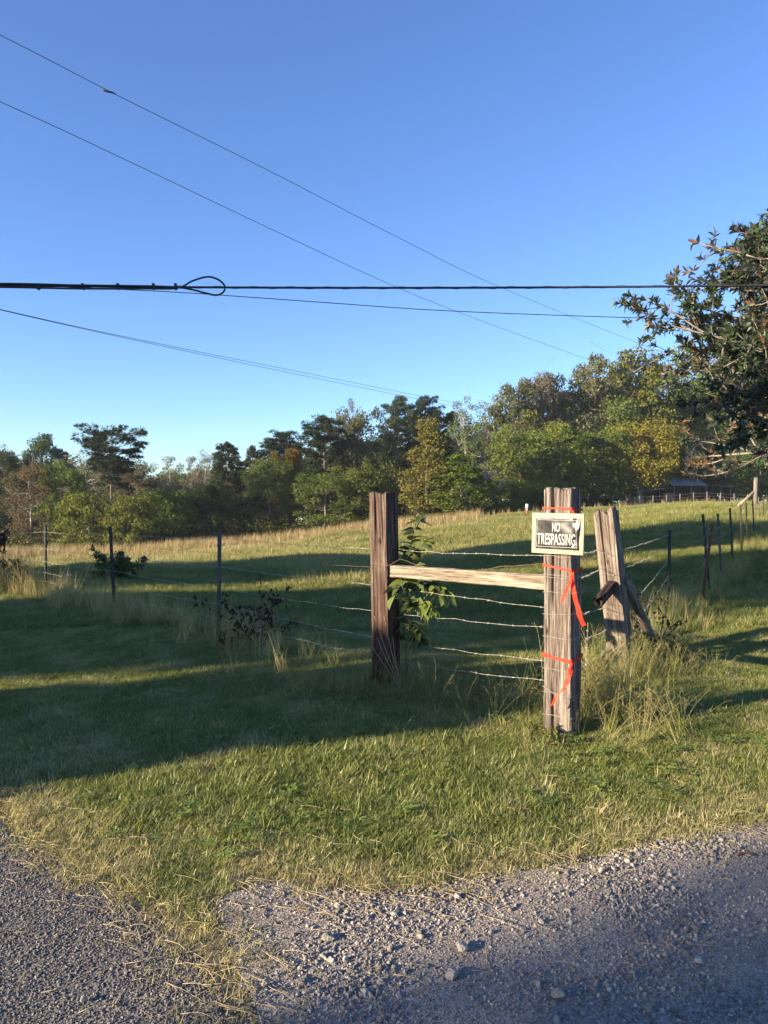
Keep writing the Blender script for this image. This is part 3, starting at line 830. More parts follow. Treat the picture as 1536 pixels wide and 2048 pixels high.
# ------------------------------------------------------------------ orange flagging tape
def strip_vf(P, W, n=24):
    C = curve_pts(P, n); Wd = curve_pts(W, n)
    V = np.concatenate([C - Wd / 2, C + Wd / 2]); k = np.arange(n - 1)
    return V, np.stack([k, k + n, k + n + 1, k + 1], 1)
def band(root, zl, zr, zb, w):
    h = .099; rr = .004
    c = [(-h, -h, zl), (h, -h, zr), (h, h, (zr + zb) / 2), (-h, h, zb), (-h, -h, zl)]
    mb = MB()
    for a, b in zip(c[:-1], c[1:]):
        A = np.array(a); B = np.array(b)
        pts = [P_near(A + (B - A) * t) - NP for t in np.linspace(0, 1, 9)]
        ww = w * (.75 + .25 * np.cos(np.linspace(0, 6.28, 9)))
        V, F = strip_vf(pts, [np.array((0, 0, q)) for q in ww], 12); mb.add(V, F)
    return mb.build('band', M['tape'], root)
def tail(root, pts, w0, w1, axis=(.7, -.4, .2), name='tail'):
    ax = np.array(axis, float); ax /= np.linalg.norm(ax)
    P = [np.asarray(p) - NP for p in pts]
    W = [ax * (w0 + (w1 - w0) * t) for t in np.linspace(0, 1, len(P))]
    V, F = strip_vf(P, W, 26)
    V[:26] += .004 * np.sin(np.arange(26) * .9)[:, None] * np.array((.3, -.9, 0)); V[26:] += .004 * np.cos(np.arange(26) * .7)[:, None] * np.array((.3, -.9, 0))
    return MB().add(V, F).build(name, M['tape'], root, True)
def knot(root, p, s=.011):
    me = stone_mesh('knot', 77, 2); o = obj('knot', me, M['tape'], root); o.location = Vector(np.asarray(p) - NP); o.scale = (s, s, s * 1.2)
t = empty('flagging_tape', NP, 0, 'short orange tape tied round the post above the sign', 'flagging tape', 'orange tapes on the near post')
band(t, 1.50, 1.495, 1.485, .017); kp = P_near((.10, -.103, 1.495)); knot(t, kp, .009)
tail(t, [kp, kp + (.006, -.006, -.02), kp + (.012, -.004, -.045)], .012, .026)
t = empty('flagging_tape', NP, 0, 'orange tape with two long tails tied below the sign', 'flagging tape', 'orange tapes on the near post')
band(t, 1.125, 1.09, 1.10, .021); kp = P_near((.103, -.105, 1.085)); knot(t, kp)
e1 = PX(1124, 1205, 4.72); e2 = PX(1168, 1252, 4.74)
tail(t, [kp, kp + (-.015, -.012, -.07), kp * .35 + e1 * .65, e1], .020, .026, (.85, -.5, .3))
tail(t, [kp, kp + (.008, -.012, -.10), PX(1148, 1185, 4.73), PX(1153, 1205, 4.73), PX(1160, 1232, 4.73), e2], .024, .032, (.85, -.4, .35))
t = empty('flagging_tape', NP, 0, 'lowest orange tape whose tail crosses the front of the post', 'flagging tape', 'orange tapes on the near post')
band(t, .53, .50, .53, .030); kp = P_near((.102, -.105, .495)); knot(t, kp)
tail(t, [kp, PX(1138, 1345, 4.70), PX(1128, 1375, 4.70), PX(1112, 1395, 4.72), PX(1105, 1411, 4.73)], .022, .028, (.8, -.5, .5))
tail(t, [kp, PX(1141, 1350, 4.69), PX(1134, 1370, 4.69), PX(1126, 1383, 4.70)], .018, .028, (.7, -.5, .4))

# ------------------------------------------------------------------ steel fence posts
def t_post(px, ytop, ybase, d, mat, label, group, lean=0.0, Hh=None):
    x = (px - 768) / FPX * d; z0 = float(H(x, d)); zt = EYE - (ytop - HZ) / FPX * d
    h = zt - z0
    mb = MB()
    V, F = box_vf((0, 0, h / 2 - .15), (.045, .006, h + .3)); mb.add(V, F)
    V, F = box_vf((0, .0165, h / 2 - .15), (.006, .027, h + .3)); mb.add(V, F)
    o = empty('steel_fence_post', (x, d, z0), 0, label, 'fence post', group); o.rotation_euler = (0, lean, math.radians(25 if px < 700 else -40))
    mb.build('shaft', mat, o)
    st = MB()
    for z in np.arange(.12, h - .02, .055):
        V, F = box_vf((0, -.006, z), (.012, .008, .018)); st.add(V, F)
    so = st.build('studs', mat, o); so['kind'] = 'stuff'
    return np.array((x, d, z0)), h
LG, RG = 'steel posts of the left wire fence', 'steel posts of the right wire fence'
tl = [t_post(437, 1064, 1290, 8.3, M['tpost_lichen'], 'mottled grey steel post nearest the reddish timber post', LG, .01),
      t_post(229, 1052, 1225, 10.6, M['tpost'], 'dark slightly tilted steel post second from the timber post', LG, -.05),
      t_post(91, 1050, 1190, 12.8, M['tpost'], 'dark upright steel post third from the timber post, furthest left', LG, 0)]
spec = [(1337, 1060, 10.6, 'tpost', .015, 'first thin dark steel post behind the leaning timber post'), (1405, 1049, 11.7, 'tpost_rust', .12, 'rusty steel post leaning right, second along the right fence'),
        (1419, 1028, 12.7, 'tpost', -.08, 'dark steel post leaning left beside the rusty one'), (1444, 1027, 14.3, 'tpost_lichen', -.06, 'fourth steel post along the right fence, speckled'),
        (1466, 1016, 16.6, 'tpost', -.05, 'fifth steel post along the right fence, thick and dark'), (1484, 1010, 19.0, 'tpost', -.03, 'sixth steel post along the right fence'),
        (1495, 1005, 22, 'tpost', -.03, 'seventh steel post along the right fence'), (1508, 1000, 25.5, 'tpost', -.04, 'eighth steel post along the right fence'),
        (1518, 994, 29.5, 'tpost_lichen', -.02, 'ninth steel post along the right fence, pale'), (1527, 992, 33.5, 'tpost', -.02, 'tenth steel post along the right fence, near the picture edge'),
        (1534, 990, 38, 'tpost', 0, 'eleventh steel post along the right fence, cut by the picture edge')]
tr_ = [t_post(px, yt, 0, d, M[m_], lab, RG, ln) for (px, yt, d, m_, ln, lab) in spec]

# ------------------------------------------------------------------ barbed wire
def wire(name, pts, r, mat, label, cat, group=None, sag=.012, barbs=True, seed=0, step=.13, jit=.004, barb_to=1e9):
    rr = np.random.default_rng(seed); Q = []
    for a, b in zip(pts[:-1], pts[1:]):
        a = np.asarray(a, float); b = np.asarray(b, float); L = np.linalg.norm(b - a); n = max(3, int(L / .15))
        t = np.linspace(0, 1, n, endpoint=False)
        q = a + (b - a) * t[:, None]; q[:, 2] -= sag * L * 4 * t * (1 - t); q += rr.normal(0, jit, q.shape) * np.minimum(1, 6 * t * (1 - t))[:, None]
        Q.append(q)
    Q.append(np.asarray(pts[-1], float)[None]); Q = np.concatenate(Q)
    V, F = tube_vf(Q, r, 5)
    root = MB().add(V, F).build(name, mat); tag(root, label, cat, group)
    if barbs:
        s = np.concatenate(([0], np.cumsum(np.linalg.norm(np.diff(Q, axis=0), axis=1)))); mb = MB()
        for u in np.arange(.06, s[-1], step):
            if u > barb_to: break
            p = np.array([np.interp(u, s, Q[:, k]) for k in range(3)])
            for q in range(2):
                d = rr.normal(0, 1, 3); d /= np.linalg.norm(d); d *= .012
                V, F = tube_vf([p - d, p + d], r * .8, 3); mb.add(V, F)
            V, F = tube_vf([p - (.006, -.005, 0), p + (.006, -.005, 0)], r * 2.0, 5); mb.add(V, F)
        b = mb.build('barbs', mat, root); b['kind'] = 'stuff'
    return root

zs_near = [1.18, .83, .70, .47, .34]; zs_left = [1.14, .82, .59, .35, .18]
zs_t = [[1.12, .80, .56, .38, .22], [1.08, .78, .55, .36, .2], [1.05, .76, .54, .35, .2]]
names5 = ['topmost', 'second', 'third', 'fourth', 'lowest']
FAR_L = [(-9.5, 16.8), (-16, 24)]
for k in range(5):
    pts = [P_near((-.097, -.02, zs_near[k])), LP + rotz(RZ) @ np.array((.02, .10, zs_left[k]))]
    for (p, h), zz in zip(tl, zs_t): pts.append(p + np.array((-.01, -.012, zz[k])))
    for q in FAR_L: pts.append(np.array((q[0], q[1], float(H(*q)) + (1.05, .76, .54, .35, .2)[k])))
    wire('barbed_wire', pts, .0016, M['wire'], names5[k] + ' barbed strand of the fence left of the sign post', 'barbed wire', 'barbed strands of the left fence', seed=60 + k, sag=.006, barb_to=12)
zr_near = [1.20, 1.03, .80, .62, .42]; zr_b = [1.12, .94, .57, .36, .2]
for k in range(5):
    q1 = P_lean((-.095, -.02, zr_b[k])); q2 = P_lean((.095, .0, zr_b[k] - .02))
    pts = [P_near((.098, .0, zr_near[k])), q1, P_lean((-.06, -.096, zr_b[k] - .03)), P_lean((.06, -.096, zr_b[k] - .07)), q2]
    for (p, h) in tr_: pts.append(p + np.array((-.015, -.02, (h - .07, h - .25, h - .45, h - .68, .2)[k])))
    wire('barbed_wire', pts, .0012, M['wire'], names5[k] + ' barbed strand of the fence right of the sign post', 'barbed wire', 'barbed strands of the right fence', seed=70 + k, sag=.004, barb_to=14)
# smooth brace wire twisted over the rail and the wire on the reddish post
wire('brace_wire', [LP + rotz(RZ) @ np.array((-.095, -.094, 1.03)), LP + rotz(RZ) @ np.array((.094, -.096, 1.02)), PX(800, 1118, 6.15), PX(835, 1130, 5.95), PX(880, 1141, 5.75), PX(960, 1145, 5.4), PX(1020, 1152, 5.15), P_near((-.097, -.05, 1.03))],
     .0015, M['wire_rust'], 'smooth brace wire lying along the top of the rail', 'fence wire', 'brace wires by the rail', 0, False)
wire('brace_wire', [PX(930, 1142, 5.5), PX(960, 1141, 5.35), PX(1000, 1133, 5.15), PX(1040, 1131, 5.0), P_near((-.097, -.05, 1.13))], .0015, M['wire_rust'], 'short arched wire rising from the rail to the sign post', 'fence wire', 'brace wires by the rail', 0, False)
wire('brace_wire', [LP + rotz(RZ) @ np.array((-.094, -.02, .99))] + [p + np.array((-.01, -.012, .95)) for p, h in tl] + [np.array((-9.5, 16.8, .9)), np.array((-16, 24, .8))], .0012, M['wire_rust'], 'thin smooth strand below the top of the left fence', 'fence wire', None, .006, False)
def wraps(levels, Pf, h, label, cat_group):
    for k, (zl, zr, lab) in enumerate(levels):
        c = [(-h, -h, zl), (h, -h, zr), (h, h, zr), (-h, h, zl), (-h, -h + .01, zl - .004)]
        wire('wire_wrap', [Pf(q) for q in c], .0012, M['wire'], lab, 'wire loop', cat_group, 0, False, jit=.0035, seed=90 + k)
wraps([(1.065, 1.05, 'wire loop tied just under the middle orange tape'), (1.045, 1.04, 'second wire loop under the middle orange tape'), (.945, .945, 'wire loop level with the underside of the rail'),
       (.80, .808, 'wire loop between the rail and the middle of the post'), (.655, .645, 'wire loop above the lowest orange tape'), (.44, .432, 'wire loop just under the lowest tape'),
       (.285, .272, 'wire loop beside the tip of the lowest tape'), (.32, .25, 'slack slanting wire loop near the foot of the post'), (.135, .132, 'lowest wire loop close to the grass'),
       (1.185, 1.175, 'wire loop directly beneath the sign board')], P_near, .1, '', 'wire loops round the sign post')
wraps([(1.0, .86, 'dark slanting wire loop above the broken stub'), (.62, .52, 'dark slanting wire loop below the broken stub')], P_lean, .097, '', 'wire loops round the leaning post')
wire('hanging_wire', [PX(1176, 1245, 5.2), PX(1175, 1280, 5.2), PX(1174, 1345, 5.2)], .0016, M['wire'], 'loose wire hanging straight down beside the sign post', 'fence wire', None, 0, True, 5, .06)

# ------------------------------------------------------------------ overhead wires
def sagline(a, b, sag, n=60):
    a = np.asarray(a, float); b = np.asarray(b, float); t = np.linspace(0, 1, n)
    p = a + (b - a) * t[:, None]; p[:, 2] -= sag * 4 * t * (1 - t); return p
CD = 11.0
def cable():
    def at(px): # the cable's line
        y = 576.5 - 6 * ((px - 768) / 768) ** 2
        return PX(px, y, CD)
    pts = np.array([at(px) for px in np.linspace(-2600, 4200, 90)]); pts[:, 2] = np.where(True, EYE - (576.5 - 5.2 * ((np.linspace(-2600, 4200, 90) - 768) / 768) ** 2 * 1.0 - HZ) / FPX * CD, 0)
    V, F = tube_vf(pts, .017, 8); root = MB().add(V, F).build('overhead_cable', M['cable'], smooth=True)
    tag(root, 'thick black cable crossing the sky with a hanging loop', 'cable')
    x0 = PX(355, 576, CD)
    L = [PX(px, py, CD - .03) for px, py in ((-900, 573), (-200, 574), (0, 575), (160, 578), (290, 578), (355, 577), (385, 563), (415, 554.5), (437, 560), (450, 573), (447, 585), (433, 591), (412, 587), (385, 580), (355, 575.5), (300, 573), (150, 571), (0, 568), (-300, 570))]
    V, F = tube_vf(curve_pts(L, 700), .0145, 8); MB().add(V, F).build('slack_loop', M['cable'], root, True)
    for px in (78, 167, 237, 308, 352):
        p = PX(px, 574, CD); V, F = box_vf(p, (.03, .07, .085)); MB().add(V, F).build('clamp', M['cable'], root)
    w = []
    sp = np.linspace(0, 1, 420)
    P = np.array([at(px) for px in np.linspace(-100, 1650, 420)]); a = sp * 150
    P[:, 1] += .0195 * np.cos(a); P[:, 2] += .0195 * np.sin(a)
    V, F = tube_vf(P, .0025, 4); MB().add(V, F).build('lashing_wire', M['cable'], root)
cable()
def ohw(pts, r, label, n=70, splice=None):
    P = curve_pts(pts, n); r = r * .62; V, F = tube_vf(P, r, 6); o = MB().add(V, F).build('overhead_wire', M['cable']); tag(o, label, 'overhead wire', 'wires against the sky')
    if splice is not None:
        V, F = tube_vf(splice, [r * 1.4, r * 3.2, r * 3.2, r * 1.4], 8); MB().add(V, F).build('splice', M['cable'], o, True)
    return o
ohw([PX(-2200, 555, 11.3), PX(-600, 560, 11.3), PX(0, 570, 11.3), PX(160, 576, 11.3), PX(360, 585.5, 11.4), PX(640, 605, 11.6), PX(900, 622.5, 11.9), PX(1280, 636.5, 12.4), PX(1700, 648, 13), PX(2600, 655, 14)], .010, 'thin wire sloping gently below the thick cable')
hi = [PX(-700, -270, 14), PX(0, 72, 18), PX(230, 190, 20), PX(540, 344, 24), PX(800, 478, 30), PX(1000, 575, 36), PX(1285, 690, 50), PX(1420, 738, 60)]
ohw(hi, .014, 'highest power line slanting down from the top left', splice=[PX(205, 181, 19.9), PX(211, 184, 19.9), PX(226, 187.5, 20), PX(233, 191, 20)])
ohw([PX(-700, -95, 14), PX(0, 205, 18), PX(260, 325, 21.5), PX(540, 458, 26), PX(800, 578, 32), PX(1000, 656, 40), PX(1195, 726, 52), PX(1330, 772, 62)], .014, 'second power line slanting down below the highest one')
ohw([PX(-800, 430, 22), PX(0, 620, 30), PX(300, 687, 38), PX(600, 750, 50), PX(905, 812, 72), PX(1040, 838, 88)], .020, 'lower of two close lines running into the middle treetops')
ohw([PX(-800, 427, 22), PX(0, 619, 30), PX(300, 684, 38), PX(600, 744, 50), PX(905, 805, 72), PX(1040, 830, 88)], .020, 'upper of two close lines running into the middle treetops')

# ------------------------------------------------------------------ trees
def leaf_quads(C, Nn, size, aspect, r, var):
    n = len(C)
    Nn = Nn / (np.linalg.norm(Nn, axis=1)[:, None] + 1e-9)
    t = r.normal(0, 1, (n, 3)); t -= Nn * (t * Nn).sum(1)[:, None]; t /= np.linalg.norm(t, axis=1)[:, None] + 1e-9
    b = np.cross(Nn, t)
    s = size * r.uniform(.65, 1.3, n)[:, None]
    bend = Nn * s * .12
    V = np.stack([C - t * s * .5, C + b * s * aspect * .5 - bend, C + t * s * .5, C - b * s * aspect * .5 - bend], 1)
    F = np.arange(4 * n).reshape(n, 4)
    return V.reshape(-1, 3), F, np.repeat(var, 4)

def branch(r, a, b, r0, r1, n=5, wob=.06):
    a = np.asarray(a, float); b = np.asarray(b, float); L = np.linalg.norm(b - a)
    t = np.linspace(0, 1, n); P = a + (b - a) * t[:, None]
    P[1:-1] += r.normal(0, wob * L, (n - 2, 3)); P[:, 2] -= .10 * L * np.sin(t * 3.14) * (b[2] > a[2])
    return P, r0 + (r1 - r0) * t

def broadleaf(seed, h=16., w=9., base=.08, nclump=60, per=170, leaf=.30, dense=1.0, limbvis=24, clump=.13, shape='oval', up=.4):
    r = np.random.default_rng(seed)
    tr = MB(); cr = MB()
    lean = r.normal(0, .02, 2) * h
    P = np.array([(lean[0] * t * t, lean[1] * t * t, h * .85 * t - .4) for t in np.linspace(0, 1, 9)]); P[1:-1, :2] += r.normal(0, .08, (7, 2))
    r0 = .017 * h
    V, F = tube_vf(P, np.linspace(r0, r0 * .18, 9), 8); tr.add(V, F)
    zc = h * (1 + base) / 2; rz = h * (1 - base) / 2
    cl = []
    while len(cl) < nclump:
        d = r.normal(0, 1, 3); d /= np.linalg.norm(d); rad = r.uniform(.35, 1) ** .5
        u = d * rad / (np.sum(np.abs(d) ** 3.2) ** (1 / 3.2)) * .93
        f = 1.0
        if shape == 'cone': f = np.clip(1.15 - .55 * (u[2] + 1) / 2 - .35 * max(u[2], 0), .2, 1.2)
        if shape == 'column': f = .95 if u[2] < .5 else .8
        if shape == 'vase': f = .62 + .38 * sstep(-.7, .4, u[2])
        c = np.array((u[0] * w / 2 * f * r.uniform(.85, 1.1), u[1] * w / 2 * f * r.uniform(.85, 1.1), zc + u[2] * rz * r.uniform(.93, 1.02)))
        cl.append(c)
    cl = np.array(cl)
    for k, c in enumerate(cl):
        rc = clump * w * r.uniform(.65, 1.35)
        n = int(per * dense * r.uniform(.6, 1.3))
        q = r.normal(0, 1, (n, 3)); q /= np.linalg.norm(q, axis=1)[:, None]
        q *= (r.uniform(.15, 1, n) ** .45)[:, None]
        lump = 1 + .25 * np.sin(q[:, 0] * 5 + k) * np.sin(q[:, 1] * 5 + 2 * k)
        C = c + q * rc * np.array((1.15, 1.15, .72)) * lump[:, None]
        nn = q * .5 + np.array((0, 0, up)) + r.normal(0, .55, (n, 3))
        va = np.clip(r.normal(.48, .16, n) + r.normal(0, .10), 0, 1)
        V, F, A = leaf_quads(C, nn, leaf, .7, r, va); cr.add(V, F, A)
        if k < limbvis:
            t0 = np.clip((c[2] - .35 * np.hypot(c[0], c[1])) / (h * .85), .12, .9)
            a = np.array([np.interp(t0, np.linspace(0, 1, 9), P[:, i]) for i in range(3)])
            bp, br = branch(r, a, c, r0 * .38 * (1.1 - t0), r0 * .06); V, F = tube_vf(bp, br, 5, False); tr.add(V, F)
            for q2 in range(3):
                e = c + r.normal(0, rc * .8, 3); bp, br = branch(r, bp[3], e, r0 * .07, r0 * .02, 4); V, F = tube_vf(bp, br, 4, False); tr.add(V, F)
    return tr.mesh('trunk', True), cr.mesh('crown')

def pine(seed, h=18., w=6.5, bare=.5, nb=34, per=95, flat_top=False, needle=.34):
    r = np.random.default_rng(seed); tr = MB(); cr = MB()
    P = np.array([(0, 0, h * .98 * t - .4) for t in np.linspace(0, 1, 12)]); P[1:, :2] += np.cumsum(r.normal(0, .05, (11, 2)), 0)
    r0 = .0135 * h
    V, F = tube_vf(P, np.linspace(r0, r0 * .2, 12), 8); tr.add(V, F)
    tt = np.linspace(0, 1, 12)
    for k in range(nb):
        f = bare + (1 - bare) * (k + r.uniform(0, 1)) / nb
        a = np.array([np.interp(f, tt, P[:, i]) for i in range(3)])
        g = (f - bare) / (1 - bare)
        L = w / 2 * (math.sin(math.pi * min(1, .22 + .78 * g) ** 1.0) ** .7 * r.uniform(.6, 1.1) + .12) if not flat_top else w / 2 * (.35 + .65 * math.sin(min(1, g * 1.15) * math.pi * .62)) * r.uniform(.55, 1.1)
        az = k * 2.4 + r.uniform(-.5, .5)
        up = r.uniform(-.05, .35) + .55 * g
        e = a + np.array((math.cos(az) * L, math.sin(az) * L, L * up))
        bp, br = branch(r, a, e, r0 * .28, r0 * .05, 6, .05); V, F = tube_vf(bp, br, 5, False); tr.add(V, F)
        nc = max(3, int(L * 2.6))
        for q in range(nc):
            u = r.uniform(.45, 1.08); c = np.array([np.interp(min(u, 1), np.linspace(0, 1, 6), bp[:, i]) for i in range(3)]) + r.normal(0, .32, 3) * np.array((1, 1, .6)) + np.array((0, 0, .15))
            n = int(per * r.uniform(.6, 1.3)); rc = r.uniform(.36, .72)
            d = r.normal(0, 1, (n, 3)); d[:, 2] = d[:, 2] * .65 + .2; d /= np.linalg.norm(d, axis=1)[:, None]
            C = c + d * rc * (r.uniform(.3, 1, n) ** .6)[:, None] * np.array((1.15, 1.15, .75))
            sd = np.cross(d, r.normal(0, 1, (n, 3))); sd /= np.linalg.norm(sd, axis=1)[:, None] + 1e-9
            ln = needle * r.uniform(.6, 1.2, n)[:, None]; wd = .07
            V = np.stack([C - d * ln * .5 - sd * wd * .5, C - d * ln * .5 + sd * wd * .5, C + d * ln * .5 + sd * wd * .35, C + d * ln * .5 - sd * wd * .35], 1).reshape(-1, 3)
            cr.add(V, np.arange(4 * n).reshape(n, 4), np.repeat(np.clip(r.normal(.45, .15, n), 0, .8), 4))
    for k in range(9):                     # dead lower branches
        f = r.uniform(.25, bare + .1); a = np.array([np.interp(f, tt, P[:, i]) for i in range(3)]); az = r.uniform(0, 6.28); L = r.uniform(.8, 2.6)
        bp, br = branch(r, a, a + np.array((math.cos(az) * L, math.sin(az) * L, L * r.uniform(-.2, .3))), r0 * .16, r0 * .03, 5); V, F = tube_vf(bp, br, 4, False); tr.add(V, F)
    return tr.mesh('trunk', True), cr.mesh('crown')

def bare_tree(seed, h=9., w=5.):
    r = np.random.default_rng(seed); tr = MB()
    def grow(a, d, L, rad, lev):
        n = 5; P = [np.array(a)]; dd = np.array(d)
        for i in range(n - 1):
            dd = dd + r.normal(0, .13, 3) + np.array((0, 0, .06)); dd /= np.linalg.norm(dd); P.append(P[-1] + dd * L / (n - 1))
        V, F = tube_vf(P, np.linspace(rad, rad * .55, n), 6 if lev < 2 else 4, False); tr.add(V, F)
        if lev < 4:
            for k in range((4, 4, 4, 3)[lev]):
                i = r.integers(2, n); nd = dd + r.normal(0, .55, 3); nd[2] = abs(nd[2]) * .8 + .25; nd /= np.linalg.norm(nd)
                grow(P[i], nd, L * r.uniform(.5, .75), rad * r.uniform(.42, .6), lev + 1)
    grow((0, 0, -.2), (0, 0, 1), h * .38, .16, 0)
    return tr.mesh('trunk', True), None

KINDS = {}
def proto(kind, i):
    if (kind, i) in KINDS: return KINDS[kind, i]
    s = hash_seed(kind) + i
    if kind == 'oak': m = broadleaf(s, 16, 10, .04, 92, 210, .31, clump=.125)
    elif kind == 'dense': m = broadleaf(s, 16, 9, .10, 90, 220, .31, clump=.13)
    elif kind == 'low': m = broadleaf(s, 8, 7.5, -.02, 64, 190, .28, clump=.15)
    elif kind == 'column': m = broadleaf(s, 15, 6.2, .0, 80, 190, .27, clump=.16, shape='cone')
    elif kind == 'sparse': m = broadleaf(s, 16, 6, .28, 60, 90, .22, limbvis=46, clump=.14, shape='vase')
    elif kind == 'thin': m = broadleaf(s, 11, 6, .10, 66, 110, .22, limbvis=44, clump=.15)
    elif kind == 'maple': m = broadleaf(s, 10, 11, .24, 84, 220, .27, clump=.12, up=.8)
    elif kind == 'pine': m = pine(s, 18, 6.5, .46, 50, 105)
    elif kind == 'flatpine': m = pine(s, 16, 7.5, .58, 34, 90, True)
    elif kind == 'bare': m = bare_tree(s)
    KINDS[kind, i] = m
    return m
def hash_seed(k): return sum(ord(c) * (i + 3) for i, c in enumerate(k)) * 10
DIM = {'oak': (16, 10), 'dense': (16, 9), 'low': (8, 7.5), 'column': (15, 6.2), 'sparse': (16, 6), 'thin': (11, 6), 'maple': (10, 11), 'pine': (18, 6.5), 'flatpine': (16, 7.5), 'bare': (9, 5)}
NAME = {'oak': 'broadleaf_tree', 'dense': 'broadleaf_tree', 'low': 'small_tree', 'column': 'broadleaf_tree', 'sparse': 'sparse_tree', 'thin': 'sparse_tree', 'maple': 'maple_tree', 'pine': 'pine_tree', 'flatpine': 'pine_tree', 'bare': 'bare_tree'}
GREEN = {'olive': (.125, .165, .042), 'dark': (.045, .062, .026), 'blue': (.048, .068, .042), 'yellow': (.155, .18, .032), 'lime': (.125, .15, .034), 'grey': (.105, .12, .06), 'pale': (.14, .15, .075),
         'brown': (.13, .112, .06), 'orange': (.42, .17, .035), 'rust': (.10, .05, .03), 'mid': (.09, .125, .036), 'greyer': (.135, .13, .09)}
NTREE = [0]
def tree_at(x, y, h, w, kind, i, tint, label, group='trees along the far side of the field', rz=None, bark=None, name=None):
    NTREE[0] += 1
    tm, cm = proto(kind, i); H0, W0 = DIM[kind]
    root = empty(name or NAME[kind], (x, y, float(H(x, y)) - .1), NTREE[0] * 2.1 if rz is None else rz, label, 'tree', group)
    sc = (w / W0, w / W0, h / H0)
    t = obj('trunk', tm, bark or (M['bark_pine'] if 'pine' in kind else M['bark_pale'] if kind in ('sparse', 'bare', 'thin') else M['bark']), root); t.scale = sc
    if cm:
        c = obj('crown', cm, M['needle'] if 'pine' in kind else M['leaf'], root); c.scale = sc
        g = GREEN[tint] if isinstance(tint, str) else tint
        j = np.random.default_rng(NTREE[0]).uniform(.85, 1.15, 3) * np.random.default_rng(NTREE[0] + 500).uniform(.85, 1.2)
        c.color = (g[0] * j[0], g[1] * j[1], g[2] * j[2], 1)
    return root
def tree(px, top, wpx, d, kind, i, tint, label, group='trees along the far side of the field', rz=None):
    x = (px - 768) / FPX * d; z0 = float(H(x, d)); zt = EYE - (top - HZ) / FPX * d
    return tree_at(x, d, (zt - z0) * 1.02 + .1, wpx / FPX * d * 1.08, kind, i, tint, label, group, rz)

